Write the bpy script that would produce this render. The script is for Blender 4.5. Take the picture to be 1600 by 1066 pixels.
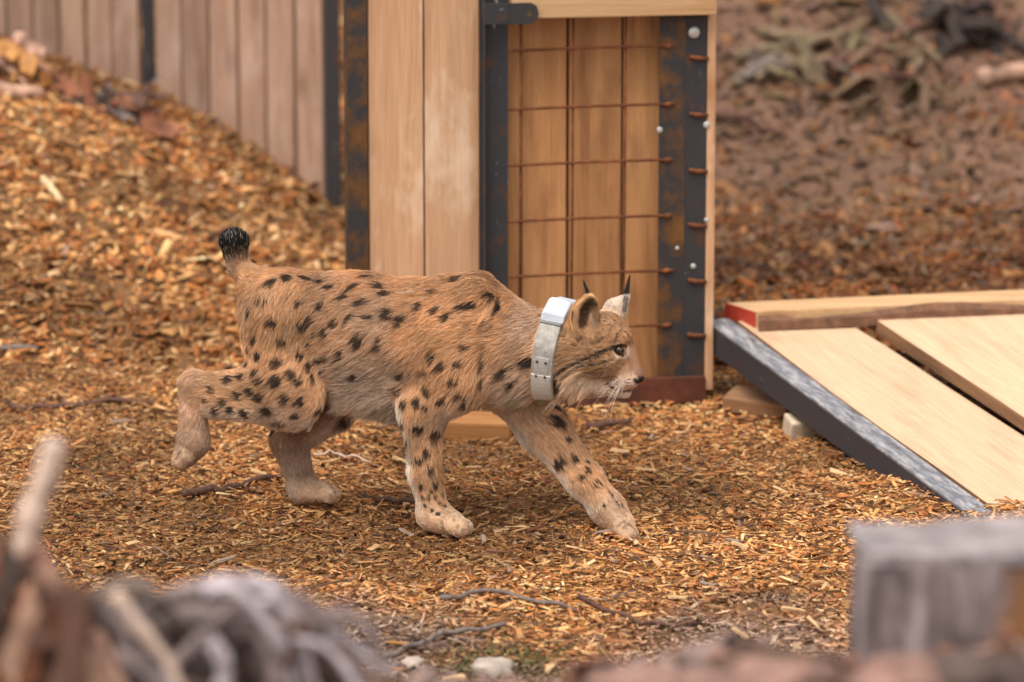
import bpy, bmesh, math, random
import numpy as np
from mathutils import Vector, Matrix
from mathutils.bvhtree import BVHTree
from mathutils.kdtree import KDTree

random.seed(7)
rng = np.random.default_rng(11)
scene = bpy.context.scene
COL = scene.collection
for o in list(bpy.data.objects):
    bpy.data.objects.remove(o)

# ------------------------------------------------------------------ camera
PITCH = math.radians(12.0)
CAM = np.array([0.0, -9.22, 2.405])
FPX = 1600 * 150 / 36.0
cam = bpy.data.cameras.new('camera')
cam.lens = 150; cam.sensor_width = 36; cam.clip_start = 0.1; cam.clip_end = 300
cam_o = bpy.data.objects.new('camera', cam); COL.objects.link(cam_o)
cam_o.location = CAM; cam_o.rotation_euler = (math.radians(90) - PITCH, 0, 0)
cam.dof.use_dof = True; cam.dof.focus_distance = 9.48; cam.dof.aperture_fstop = 2.6
scene.camera = cam_o

# ------------------------------------------------------------------ sky, sun, exposure
SUN_EL, SUN_ROT = math.radians(62), math.radians(205)
world = bpy.data.worlds.new('World'); scene.world = world; world.use_nodes = True
wn = world.node_tree.nodes; wl = world.node_tree.links
sky = wn.new('ShaderNodeTexSky'); sky.sky_type = 'NISHITA'; sky.sun_disc = False
sky.sun_elevation = SUN_EL; sky.sun_rotation = SUN_ROT; sky.air_density = 1.0; sky.dust_density = 4.0
hsv = wn.new('ShaderNodeHueSaturation'); hsv.inputs['Saturation'].default_value = 0.12   # even grey cloud cover
wl.new(sky.outputs[0], hsv.inputs['Color'])
bg = wn['Background']; bg.inputs['Strength'].default_value = 0.15
wl.new(hsv.outputs[0], bg.inputs['Color'])
sun = bpy.data.lights.new('sun', 'SUN'); sun.energy = 1.15; sun.angle = math.radians(48); sun.color = (1.0, 0.90, 0.78)
sun_o = bpy.data.objects.new('sun', sun); COL.objects.link(sun_o)
az = SUN_ROT   # compass angle measured from +Y towards +X
sd = Vector((math.sin(az) * math.cos(SUN_EL), math.cos(az) * math.cos(SUN_EL), math.sin(SUN_EL)))
sun_o.rotation_euler = sd.to_track_quat('Z', 'Y').to_euler(); sun_o.location = (0, 0, 8)
vs = scene.view_settings
vs.view_transform = 'Standard'; vs.look = 'None'; vs.gamma = 1.0; vs.use_curve_mapping = False; vs.exposure = 0.68
scene.render.resolution_x = 1024; scene.render.resolution_y = 682
scene.render.engine = 'CYCLES'

# ------------------------------------------------------------------ geometry helpers
_F = np.array([0, math.cos(PITCH), -math.sin(PITCH)]); _D = np.array([0, -math.sin(PITCH), -math.cos(PITCH)]); _R = np.array([1.0, 0, 0])
def ray(px, py):
    return _F * FPX + _R * (px - 800) + _D * (py - 533)
def at(px, py, Y):
    d = ray(px, py); return CAM + d * ((Y - CAM[1]) / d[1])
def S(x, a, b):
    t = np.clip((x - a) / (b - a), 0, 1); return t * t * (3 - 2 * t)
def hash3(i, j, k):
    n = (i * 374761393 + j * 668265263 + k * 2147483647 + 12345) & 0x7fffffff
    n = ((n ^ (n >> 13)) * 1274126177) & 0x7fffffff
    return ((n ^ (n >> 16)) & 0xffff) / 65535.0
def vnoise(P, scale):
    p = np.asarray(P) * scale; i = np.floor(p).astype(np.int64); f = p - i; f = f * f * (3 - 2 * f)
    out = 0
    for a in (0, 1):
        for b in (0, 1):
            for c in (0, 1):
                w = (f[..., 0] if a else 1 - f[..., 0]) * (f[..., 1] if b else 1 - f[..., 1]) * (f[..., 2] if c else 1 - f[..., 2])
                out = out + w * hash3(i[..., 0] + a, i[..., 1] + b, i[..., 2] + c)
    return out
def height(x, y):
    x = np.asarray(x, float); y = np.asarray(y, float)
    P = np.stack([x, y, np.zeros_like(x)], -1)
    z = 0.03 * (vnoise(P, 1.7) - 0.5) * S(np.abs(y - 0.1), .3, 1.2) + 0.02 * (vnoise(P + 9, 5.0) - 0.5)
    z = z + (0.36 * np.clip((-x - .45) / .70, 0, 1) + .14 * np.clip((-x - 1.15) / .8, 0, 1)) * S(y, 1.3, 4.1) + 0.10 * S(-x, 1.0, 2.2) * S(y, .6, 2.4)
    z = z + 1.3 * S(y, 3.4, 9.0) * S(x, -0.5, 0.5) + 1.3 * S(y, 6.0, 11.0) * (1 - S(x, -0.5, 0.5))
    z = z + 0.16 * (vnoise(P + 3, 2.3) - 0.4) * S(y, 3.0, 5.0)
    bank = S(-y, 1.7, 3.9)
    crest = 0.745 + 0.05 * S(-x, 0.1, 0.4) + 0.068 * S(x, 0.0, 0.35)
    z = z * (1 - bank) + bank * (crest + 0.05 * (vnoise(P + 5, 6.0) - 0.5))
    return z
def ground_at(px, py):
    d = ray(px, py); t = 3.0 / FPX
    for _ in range(4000):
        p = CAM + d * t
        if p[1] > -1.6 and p[2] <= height(p[0], p[1]): return p
        t += 0.01 / FPX
        if p[1] > 12: break
    return p

WM = {}
def link(o, M=None, parent=None):
    COL.objects.link(o)
    M = M if M is not None else Matrix.Identity(4)
    WM[o] = M
    if parent is not None:
        o.parent = parent; o.matrix_parent_inverse = WM[parent].inverted()
    o.matrix_basis = M
    return o
def tag(o, label=None, cat=None, group=None, kind=None):
    if label: o['label'] = label
    if cat: o['category'] = cat
    if group: o['group'] = group
    if kind: o['kind'] = kind
    return o
def empty(name, loc, label, cat, group=None):
    o = bpy.data.objects.new(name, None); o.empty_display_size = .1
    link(o, Matrix.Translation(Vector(loc))); return tag(o, label, cat, group)
def mesh_obj(name, v, f, mat, parent=None, M=None, smooth=False):
    me = bpy.data.meshes.new(name); me.from_pydata([tuple(p) for p in v], [], [tuple(q) for q in f]); me.update()
    if mat: me.materials.append(mat)
    if smooth: me.polygons.foreach_set('use_smooth', [True] * len(me.polygons))
    return link(bpy.data.objects.new(name, me), M, parent)
def big_mesh(name, V, Q, mat, col=None, smooth=False, parent=None, M=None):
    """numpy verts and quads straight into a mesh"""
    me = bpy.data.meshes.new(name)
    me.vertices.add(len(V)); me.vertices.foreach_set('co', np.ascontiguousarray(V, dtype=np.float32).ravel())
    n, k = Q.shape
    me.loops.add(n * k); me.loops.foreach_set('vertex_index', np.ascontiguousarray(Q, dtype=np.int32).ravel())
    me.polygons.add(n); me.polygons.foreach_set('loop_start', np.arange(0, n * k, k, dtype=np.int32))
    try: me.polygons.foreach_set('loop_total', np.full(n, k, dtype=np.int32))
    except Exception: pass
    if smooth: me.polygons.foreach_set('use_smooth', np.ones(n, dtype=bool))
    if col is not None:
        a = me.attributes.new('col', 'FLOAT_COLOR', 'POINT')
        c4 = np.ones((len(V), 4), np.float32); c4[:, :3] = col; a.data.foreach_set('color', c4.ravel())
    me.update(calc_edges=True); me.validate()
    if mat: me.materials.append(mat)
    return link(bpy.data.objects.new(name, me), M, parent)
def frame(x, z_hint):
    x = Vector(x).normalized(); y = Vector(z_hint).cross(x).normalized(); z = x.cross(y)
    return Matrix((x, y, z)).transposed().to_4x4()
def box_mesh(name, sx, sy, sz, bev=0.003, rough=0.0):
    bm = bmesh.new(); bmesh.ops.create_cube(bm, size=1)
    for v in bm.verts: v.co = Vector((v.co.x * sx, v.co.y * sy, v.co.z * sz)) + Vector((random.uniform(-1, 1), random.uniform(-1, 1), random.uniform(-1, 1))) * rough
    if bev: bmesh.ops.bevel(bm, geom=list(bm.edges), offset=bev, segments=2, affect='EDGES', profile=.6)
    me = bpy.data.meshes.new(name); bm.to_mesh(me); bm.free(); return me
def plank(name, p0, p1, width, thick, normal, mat, parent=None, bev=0.003, rough=0.0):
    """board from p0 to p1 (centre line); local X runs along the grain, local Z along normal"""
    p0 = Vector(p0); p1 = Vector(p1)
    me = box_mesh(name, (p1 - p0).length, width, thick, bev, rough); me.materials.append(mat)
    M = Matrix.Translation((p0 + p1) / 2) @ frame(p1 - p0, normal)
    return link(bpy.data.objects.new(name, me), M, parent)
def tube_geo(path, radii, seg=8, lump=0.0, seed=0):
    path = [Vector(p) for p in path]; V = []; Fc = []; r_ = random.Random(seed)
    up = Vector((0.13, 0.31, 0.94))
    for i, p in enumerate(path):
        t = (path[min(i + 1, len(path) - 1)] - path[max(i - 1, 0)]).normalized()
        a = t.cross(up)
        if a.length < .05: a = t.cross(Vector((1, 0, 0)))
        a.normalize(); b = t.cross(a)
        for s in range(seg):
            th = 2 * math.pi * s / seg; rr = radii[i] * (1 + lump * r_.uniform(-1, 1))
            V.append(p + (a * math.cos(th) + b * math.sin(th)) * rr)
    n = len(path)
    for i in range(n - 1):
        for s in range(seg):
            Fc.append((i * seg + s, i * seg + (s + 1) % seg, (i + 1) * seg + (s + 1) % seg, (i + 1) * seg + s))
    Fc.append(tuple(range(seg))[::-1]); Fc.append(tuple((n - 1) * seg + s for s in range(seg)))
    return V, Fc
def tube(name, path, radii, mat, parent=None, seg=8, lump=0.0, seed=0, smooth=True):
    o_ = Vector(path[0]); V, Fc = tube_geo([Vector(p) - o_ for p in path], radii, seg, lump, seed)
    return mesh_obj(name, V, Fc, mat, parent, Matrix.Translation(o_), smooth)
def crooked(p0, p1, n, amp, seed):
    r_ = random.Random(seed); p0 = Vector(p0); p1 = Vector(p1); L = (p1 - p0).length; out = []; w = Vector((0, 0, 0))
    for i in range(n):
        t = i / (n - 1); w = w * .6 + Vector((r_.uniform(-1, 1), r_.uniform(-1, 1), r_.uniform(-1, 1))) * amp * L
        out.append(p0.lerp(p1, t) + w * math.sin(math.pi * min(1, max(.08, t))))
    return out

# ------------------------------------------------------------------ materials
def mat_new(name):
    m = bpy.data.materials.new(name); m.use_nodes = True
    return m, m.node_tree.nodes, m.node_tree.links, m.node_tree.nodes['Principled BSDF']
def N(nodes, t, **kw):
    n = nodes.new(t)
    for k, v in kw.items():
        if k in n.inputs: n.inputs[k].default_value = v
        else: setattr(n, k, v)
    return n
def ramp(nodes, stops):
    r = nodes.new('ShaderNodeValToRGB'); e = r.color_ramp.elements
    while len(e) < len(stops): e.new(0.5)
    for el, (p, c) in zip(e, stops): el.position = p; el.color = (*c, 1) if len(c) == 3 else c
    return r
def local_coords(n, l, scale, rand=True):
    tc = n.new('ShaderNodeTexCoord'); mp = n.new('ShaderNodeMapping'); mp.inputs['Scale'].default_value = scale
    if rand:
        oi = n.new('ShaderNodeObjectInfo'); mul = N(n, 'ShaderNodeMath', operation='MULTIPLY'); mul.inputs[1].default_value = 23.0
        l.new(oi.outputs['Random'], mul.inputs[0]); cx = n.new('ShaderNodeCombineXYZ')
        for k in range(3): l.new(mul.outputs[0], cx.inputs[k])
        l.new(cx.outputs[0], mp.inputs['Location'])
    l.new(tc.outputs['Object'], mp.inputs['Vector']); return mp
def wood(name, light, mid, dark, knot=(.12, .05, .02), rough=.75, stain=None, stain_amt=0.0, vary=.18, knots=True):
    m, n, l, b = mat_new(name)
    g = N(n, 'ShaderNodeTexNoise', Scale=1.0, Detail=7.0, Roughness=.62, Distortion=.6); l.new(local_coords(n, l, (1.3, 16, 16)).outputs[0], g.inputs['Vector'])
    r1 = ramp(n, [(.28, dark), (.47, mid), (.72, light)]); l.new(g.outputs[0], r1.inputs[0])
    fine = N(n, 'ShaderNodeTexNoise', Scale=1.0, Detail=4.0, Roughness=.7); l.new(local_coords(n, l, (6, 170, 170)).outputs[0], fine.inputs['Vector'])
    fr = ramp(n, [(.3, (.72, .70, .68)), (.65, (1.06, 1.06, 1.06))]); l.new(fine.outputs[0], fr.inputs[0])
    mx = N(n, 'ShaderNodeMix', data_type='RGBA', blend_type='MULTIPLY'); mx.inputs[0].default_value = .8
    l.new(r1.outputs[0], mx.inputs[6]); l.new(fr.outputs[0], mx.inputs[7]); colr = mx.outputs[2]
    if knots:
        vo = N(n, 'ShaderNodeTexVoronoi', Scale=1.0); l.new(local_coords(n, l, (3.2, 7, 7)).outputs[0], vo.inputs['Vector'])
        kr = ramp(n, [(.05, (1, 1, 1)), (.13, (.45, .45, .45)), (.22, (0, 0, 0))]); l.new(vo.outputs['Distance'], kr.inputs[0])
        k2 = N(n, 'ShaderNodeMix', data_type='RGBA'); k2.inputs[7].default_value = (*knot, 1)
        sc = N(n, 'ShaderNodeMath', operation='MULTIPLY'); sc.inputs[1].default_value = .6; l.new(kr.outputs[0], sc.inputs[0])
        l.new(sc.outputs[0], k2.inputs[0]); l.new(colr, k2.inputs[6]); colr = k2.outputs[2]
    if stain:
        sn = N(n, 'ShaderNodeTexNoise', Scale=1.0, Detail=5.0, Roughness=.6); l.new(local_coords(n, l, (4, 9, 9)).outputs[0], sn.inputs['Vector'])
        sr = ramp(n, [(.52, (0, 0, 0)), (.70, (stain_amt,) * 3)]); l.new(sn.outputs[0], sr.inputs[0])
        s2 = N(n, 'ShaderNodeMix', data_type='RGBA'); s2.inputs[7].default_value = (*stain, 1)
        l.new(sr.outputs[0], s2.inputs[0]); l.new(colr, s2.inputs[6]); colr = s2.outputs[2]
    oi = n.new('ShaderNodeObjectInfo'); mr = N(n, 'ShaderNodeMapRange'); mr.inputs[3].default_value = 1 - vary; mr.inputs[4].default_value = 1 + vary * .6
    l.new(oi.outputs['Random'], mr.inputs[0]); hv = N(n, 'ShaderNodeHueSaturation'); l.new(mr.outputs[0], hv.inputs['Value']); l.new(colr, hv.inputs['Color'])
    l.new(hv.outputs[0], b.inputs['Base Color']); b.inputs['Roughness'].default_value = rough
    bp = N(n, 'ShaderNodeBump', Strength=.35, Distance=.003); l.new(fine.outputs[0], bp.inputs['Height']); l.new(bp.outputs[0], b.inputs['Normal'])
    return m
def metal(name, base, rust, amt, rough=.55, scratch=0.0, scale=9.0):
    m, n, l, b = mat_new(name)
    g = N(n, 'ShaderNodeTexNoise', Scale=scale, Detail=8.0, Roughness=.68); l.new(local_coords(n, l, (1, 1, 1)).outputs[0], g.inputs['Vector'])
    r1 = ramp(n, [(max(0, .62 - amt * .5), base), (min(1, .70 - amt * .35), tuple(.55 * x for x in rust)), (min(1, .86 - amt * .3), rust)]); l.new(g.outputs[0], r1.inputs[0])
    colr = r1.outputs[0]
    if scratch:
        s = N(n, 'ShaderNodeTexNoise', Scale=1.0, Detail=9.0, Roughness=.75); l.new(local_coords(n, l, (14, 55, 9)).outputs[0], s.inputs['Vector'])
        sr = ramp(n, [(.66 - .22 * scratch, (0, 0, 0)), (.74 - .14 * scratch, (.8, .8, .8))]); l.new(s.outputs[0], sr.inputs[0])
        s2 = N(n, 'ShaderNodeMix', data_type='RGBA'); s2.inputs[7].default_value = (.50, .47, .46, 1)
        l.new(sr.outputs[0], s2.inputs[0]); l.new(colr, s2.inputs[6]); colr = s2.outputs[2]
    l.new(colr, b.inputs['Base Color']); b.inputs['Metallic'].default_value = .15
    b.inputs['Roughness'].default_value = rough
    bp = N(n, 'ShaderNodeBump', Strength=.3, Distance=.002); l.new(g.outputs[0], bp.inputs['Height']); l.new(bp.outputs[0], b.inputs['Normal'])
    return m
def attr_mat(name, rough=.8, bump=0.0, bscale=60.0, vary=0.0, spec=.3):
    m, n, l, b = mat_new(name)
    a = N(n, 'ShaderNodeAttribute', attribute_name='col'); colr = a.outputs['Color']
    if vary:
        g = N(n, 'ShaderNodeTexNoise', Scale=bscale, Detail=5.0, Roughness=.65); tc = n.new('ShaderNodeTexCoord'); l.new(tc.outputs['Object'], g.inputs['Vector'])
        r = ramp(n, [(.3, (1 - vary,) * 3), (.7, (1 + vary,) * 3)]); l.new(g.outputs[0], r.inputs[0])
        mx = N(n, 'ShaderNodeMix', data_type='RGBA', blend_type='MULTIPLY'); mx.inputs[0].default_value = 1; l.new(colr, mx.inputs[6]); l.new(r.outputs[0], mx.inputs[7]); colr = mx.outputs[2]
        if bump:
            bp = N(n, 'ShaderNodeBump', Strength=bump, Distance=.01); l.new(g.outputs[0], bp.inputs['Height']); l.new(bp.outputs[0], b.inputs['Normal'])
    l.new(colr, b.inputs['Base Color']); b.inputs['Roughness'].default_value = rough; b.inputs['Specular IOR Level'].default_value = spec
    return m
def plain(name, c, rough=.6, metallic=0.0, vary=.25, scale=30.0):
    m, n, l, b = mat_new(name)
    g = N(n, 'ShaderNodeTexNoise', Scale=scale, Detail=5.0, Roughness=.65); l.new(local_coords(n, l, (1, 1, 1)).outputs[0], g.inputs['Vector'])
    r = ramp(n, [(.3, tuple(x * (1 - vary) for x in c)), (.7, tuple(min(1, x * (1 + vary)) for x in c))]); l.new(g.outputs[0], r.inputs[0])
    l.new(r.outputs[0], b.inputs['Base Color']); b.inputs['Roughness'].default_value = rough; b.inputs['Metallic'].default_value = metallic
    bp = N(n, 'ShaderNodeBump', Strength=.25, Distance=.004); l.new(g.outputs[0], bp.inputs['Height']); l.new(bp.outputs[0], b.inputs['Normal'])
    return m

M_PINE = wood('pine_boards', (.60, .355, .20), (.52, .29, .155), (.38, .19, .085), knot=(.25, .10, .035), stain=(.74, .54, .38), stain_amt=.7)
M_PINE_SHADE = wood('shaded_pine_boards', (.60, .30, .12), (.49, .225, .082), (.24, .095, .03), knot=(.14, .05, .016), stain=(.22, .09, .03), stain_amt=.55)  # pine behind the gate, its shade and orange bounce light put into the colour
M_RAMP = wood('pale_ramp_boards', (.70, .475, .30), (.675, .45, .28), (.60, .385, .23), knot=(.35, .17, .07), vary=.05, knots=False, stain=(.40, .25, .15), stain_amt=.45)
M_BEAM = wood('fresh_sawn_beam', (.70, .44, .23), (.62, .37, .18), (.45, .23, .09), knot=(.35, .12, .03))
M_FENCE = wood('weathered_fence_boards', (.46, .29, .20), (.35, .21, .14), (.19, .095, .055), vary=.25, stain=(.52, .37, .30), stain_amt=.6)
M_BARKWOOD = wood('bark_edge_wood', (.42, .23, .11), (.30, .15, .07), (.07, .03, .015), knots=False)
M_STEEL = metal('dark_steel', (.030, .028, .031), (.16, .06, .02), .17, scratch=.15)
M_STEEL_RUST = metal('rusty_dark_steel', (.030, .026, .026), (.21, .085, .018), .32)
M_RUST = metal('rust', (.10, .032, .014), (.27, .085, .025), .6, rough=.9, scale=40)
M_RUSTRED = metal('red_rusty_rail', (.055, .018, .012), (.17, .045, .02), .5, rough=.85)
M_RAMPSTEEL = metal('scratched_ramp_steel', (.045, .042, .047), (.12, .05, .025), .12, rough=.6, scratch=.1)
M_RAMPTOP = metal('worn_blue_grey_steel', (.15, .15, .17), (.16, .10, .07), .1, rough=.6, scratch=.95, scale=14)
M_BOLT = plain('zinc_bolt', (.50, .48, .45), .45, .3)
M_REDPAINT = plain('red_end_paint', (.42, .045, .022), .6)
M_STICK = plain('dark_stick_bark', (.10, .045, .028), .85, vary=.5, scale=60)
M_TWIG = plain('grey_twig', (.16, .12, .10), .85, vary=.4, scale=60)
M_PALETWIG = plain('pale_barkless_branch', (.58, .42, .33), .8, vary=.3, scale=25)
M_ROOT = plain('grey_root_bark', (.21, .155, .145), .9, vary=.7, scale=26)
M_ROOTDARK = plain('dark_root_soil', (.075, .05, .04), .95, vary=.6, scale=18)
M_REDBARK = plain('red_brown_rotten_wood', (.25, .095, .048), .9, vary=.7, scale=16)
M_TANWOOD = plain('tan_split_wood', (.42, .245, .165), .8, vary=.5, scale=14)
M_MOSSY = plain('mossy_branch', (.165, .115, .066), .95, vary=.5, scale=30)

# ================================================================== THE GROUND
def soil_mask(x, y):
    P = np.stack([x, y, np.zeros_like(x)], -1)
    n_ = (vnoise(P, 1.3) - .5) * 1.6 + (vnoise(P, 4.0) - .5) * .7
    far = S(y + n_ * 1.2, 2.6, 3.6) * S(x + n_ * .3, 0.2, .7)
    band = S(y + n_, 4.0, 4.6)
    return np.clip(far * (.45 + .55 * band), 0, 1)
gx = np.concatenate([np.linspace(-45, -4, 14), np.linspace(-3.6, 3.6, 230), np.linspace(4, 45, 14)])
gy = np.concatenate([np.linspace(-40, -7, 10), np.linspace(-6.4, 8.5, 400), np.linspace(9, 60, 16)])
GX, GY = np.meshgrid(gx, gy, indexing='ij'); GZ = height(GX, GY)
V = np.stack([GX, GY, GZ], -1).reshape(-1, 3); nx, ny = GX.shape
I = np.arange(nx * ny).reshape(nx, ny)
Q = np.stack([I[:-1, :-1], I[1:, :-1], I[1:, 1:], I[:-1, 1:]], -1).reshape(-1, 4)
sm = soil_mask(V[:, 0], V[:, 1]); fb = S(-V[:, 1], 1.0, 2.2)
c_mulch = np.array([.20, .105, .045]); c_soil = np.array([.175, .098, .064]); c_bank = np.array([.13, .075, .05])
gc = c_mulch[None] * (1 - sm[:, None]) + c_soil[None] * sm[:, None]
gc = gc * (1 - fb[:, None]) + c_bank[None] * fb[:, None]
gc *= (.75 + .5 * vnoise(V, 3.1))[:, None] * (.8 + .4 * vnoise(V, 11.0))[:, None]
M_GROUND = attr_mat('mulch_and_soil', .95, bump=.9, bscale=55, vary=.45, spec=.15)
ground = big_mesh('ground', V, Q, M_GROUND, gc, smooth=True); tag(ground, kind='structure')

# wood chips: thin split pieces, every one a little wedge of its own
PAL = np.array([[.52, .275, .11], [.62, .365, .17], [.43, .175, .055], [.25, .095, .034], [.085, .035, .017], [.28, .175, .125], [.70, .47, .27], [.36, .135, .042]])
def chip_mesh(name, x, y, L, W, T, colr, lift, tilt, mat):
    n = len(x); z = height(x, y) + lift
    th = rng.uniform(0, 2 * np.pi, n); e1 = rng.normal(0, tilt, n); e2 = rng.normal(0, tilt * 1.3, n)
    a = np.stack([np.cos(th) * np.cos(e1), np.sin(th) * np.cos(e1), np.sin(e1)], -1)
    b0 = np.stack([-np.sin(th), np.cos(th), np.zeros(n)], -1); c0 = np.cross(a, b0)
    b = b0 * np.cos(e2)[:, None] + c0 * np.sin(e2)[:, None]; c = np.cross(a, b)
    P0 = np.stack([x, y, z], -1); Vv = np.zeros((n, 8, 3), np.float32); k = 0
    for sz in (-1, 1):
        for sx, sy in ((-1, -1), (1, -1), (1, 1), (-1, 1)):
            lx = sx * L * .5 * rng.uniform(.65, 1.0, n); ly = sy * W * .5 * rng.uniform(.35, 1.0, n); lz = sz * T * .5 * rng.uniform(.5, 1.1, n)
            Vv[:, k] = P0 + a * lx[:, None] + b * ly[:, None] + c * lz[:, None]; k += 1
    base = (np.arange(n) * 8)[:, None, None]
    fq = np.array([[4, 5, 6, 7], [0, 1, 5, 4], [1, 2, 6, 5], [2, 3, 7, 6], [3, 0, 4, 7]])[None]
    return big_mesh(name, Vv.reshape(-1, 3), (base + fq).reshape(-1, 4), mat, np.repeat(colr, 8, 0))
def chip_colors(n, x, y, w, soil_dark=True):
    w = np.array(w, float) / sum(w); c = PAL[rng.choice(len(PAL), n, p=w)] * rng.uniform(.7, 1.22, (n, 1))
    P = np.stack([x, y, np.zeros(n)], -1); patch = vnoise(P + 31, 2.2) * .6 + vnoise(P + 77, 6.5) * .4
    c *= (.52 + .88 * S(patch, .25, .75))[:, None] * np.array([1.04, .97, .86])
    g = (S(-y + 1.1 * (vnoise(P + 13, 2.6) - .5) + .5 * (vnoise(P + 41, 9.0) - .5), .50, 1.05) * .75)[:, None]   # greyer forest litter towards the bank
    c = c * (1 - g) + g * (c.mean(1)[:, None] * .80 * np.array([1.08, .80, .68]))
    return np.clip(c, .006, .85)
M_CHIP = attr_mat('wood_chip', .75, bump=.25, bscale=160, vary=.28, spec=.25)
def scatter(n, x0, x1, y0, y1):
    y = rng.uniform(y0, y1, n); hw = (.12 * (y + 9.22)) * 1.3 + .25
    x = rng.uniform(-1, 1, n) * hw; out_ = rng.uniform(0, 1, n) < .22   # thinner cover beyond the part seen
    return np.where(out_, np.sign(x) * (hw + rng.uniform(0, 1, n) ** 1.5 * 1.3), x), y
W8 = [5, 3.2, 3.2, 2.6, 1.2, .7, .7, 2.6]
# main bed around the animal
x, y = scatter(150000, 0, 0, -1.75, 1.7); n = len(x)
L = rng.lognormal(math.log(.0172), .55, n).clip(.004, .065); Wd = L * rng.uniform(.10, .45, n); Wd = Wd.clip(.0022, .012)
o = chip_mesh('wood_chip_mulch', x, y, L, Wd, rng.uniform(.001, .003, n), chip_colors(n, x, y, W8), rng.uniform(-.002, .016, n), .20, M_CHIP)
tag(o, 'bed of small tan and brown wood chips under the lynx', 'wood chips', kind='stuff')
# slope behind on the left, and the chips thinning out over the soil on the right
x, y = scatter(80000, 0, 0, 1.7, 6.8)
keep = rng.uniform(0, 1, len(x)) > soil_mask(x, y) * .93; x, y = x[keep], y[keep]; n = len(x)
L = rng.lognormal(math.log(.024), .55, n).clip(.007, .10); Wd = (L * rng.uniform(.25, .6, n)).clip(.005, .03)
cc = chip_colors(n, x, y, [4, 3, 3.6, 3, 1.2, .7, 1.6, 3.4]); rt = S(x, -.1, .5)[:, None]; cc = cc * (1 - rt * np.array([.50, .60, .66]))
o = chip_mesh('wood_chip_slope', x, y, L, Wd, rng.uniform(.003, .007, n), cc, rng.uniform(-.002, .022, n), .42, M_CHIP)
tag(o, 'coarse orange wood chips heaped on the slope below the plank fence', 'wood chips', kind='stuff')
# soil crumbs and leaf litter on the right hand slope
n = 9000; x = rng.uniform(.25, 2.3, n); y = rng.uniform(2.4, 8.0, n)
L = rng.lognormal(math.log(.028), .5, n).clip(.01, .12); pc = np.array([[.15, .08, .05], [.20, .12, .085], [.08, .042, .025], [.25, .115, .045], [.14, .085, .045]])
cc = pc[rng.integers(0, 5, n)] * rng.uniform(.6, 1.3, (n, 1))
o = chip_mesh('soil_litter', x, y, L, L * rng.uniform(.4, .8, n), L * .25, cc, rng.uniform(-.004, .014, n), .4, M_CHIP)
tag(o, 'dark crumbly soil and leaf litter on the slope beside the crate', 'litter', kind='stuff')
# coarse forest debris among the branches
n = 1500; x = rng.uniform(.25, 2.3, n); y = 4.2 + 3.6 * rng.uniform(0, 1, n) ** .8
kp = vnoise(np.stack([x, y, x * 0], -1) + 17, 1.6) > .48; x, y = x[kp], y[kp]; n = len(x)
L = rng.lognormal(math.log(.075), .5, n).clip(.03, .26); pc = np.array([[.15, .09, .05], [.22, .13, .08], [.05, .028, .016], [.20, .10, .045], [.15, .115, .055], [.09, .05, .03]])
cc = pc[rng.integers(0, 6, n)] * rng.uniform(.6, 1.3, (n, 1))
o = chip_mesh('forest_debris', x, y, L, L * rng.uniform(.12, .45, n), L * .12, cc, rng.uniform(0, .05, n), .45, M_CHIP)
tag(o, 'tangle of bark, mossy twigs and leaf debris on the upper soil slope', 'debris', kind='stuff')
# thin twigs mixed into the chips near the bank
n = 420; x, y = scatter(n, 0, 0, -1.7, .2); kp = rng.uniform(0, 1, n) < S(-y, -.2, .9); x, y = x[kp], y[kp]; n = len(x)
pc = np.array([[.20, .13, .10], [.11, .065, .045], [.33, .24, .18]]); cc = pc[rng.integers(0, 3, n)] * rng.uniform(.7, 1.2, (n, 1))
o = chip_mesh('twig_litter', x, y, rng.uniform(.05, .15, n), rng.uniform(.002, .005, n), rng.uniform(.002, .004, n), cc, rng.uniform(.012, .026, n), .12, M_CHIP)
tag(o, 'fine dry twigs strewn over the chips at the foot of the near bank', 'twigs', kind='stuff')
# bark litter on the near bank
n = 9000; x = rng.uniform(-1.9, 1.9, n); y = rng.uniform(-5.0, -1.6, n)
L = rng.lognormal(math.log(.03), .45, n).clip(.01, .09); pc = np.array([[.26, .13, .09], [.30, .18, .14], [.12, .07, .05], [.32, .22, .19], [.21, .10, .06]])
cc = pc[rng.integers(0, 5, n)] * rng.uniform(.7, 1.3, (n, 1))
o = chip_mesh('bark_litter', x, y, L, L * rng.uniform(.3, .8, n), L * .2, cc, rng.uniform(-.004, .012, n), .5, M_CHIP)
tag(o, 'reddish brown bark litter on the near bank around the weathered post', 'litter', kind='stuff')

# the larger chips one can pick out, each on its own
chip_mats = [plain('chip_tan', (.50, .29, .13), .75), plain('chip_pale', (.55, .345, .165), .75), plain('chip_orange', (.42, .18, .055), .8),
             plain('chip_brown', (.17, .08, .035), .85), plain('chip_grey', (.25, .175, .13), .85)]
chip_meshes = []
for q in range(12):
    bm = bmesh.new(); bmesh.ops.create_cube(bm, size=1); Lq = random.uniform(.035, .062); Wq = random.uniform(.010, .019); Tq = random.uniform(.003, .007)
    for v in bm.verts:
        v.co = Vector((v.co.x * Lq * random.uniform(.65, 1.1), v.co.y * Wq * random.uniform(.35, 1.1), v.co.z * Tq * random.uniform(.6, 1.2)))
    me = bpy.data.meshes.new('wood_chip'); bm.to_mesh(me); bm.free(); me.materials.append(chip_mats[q % 5] if q < 10 else chip_mats[q - 10]); chip_meshes.append(me)
xs, ys = scatter(210, 0, 0, -1.3, 1.5); hs = height(xs, ys)
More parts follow.
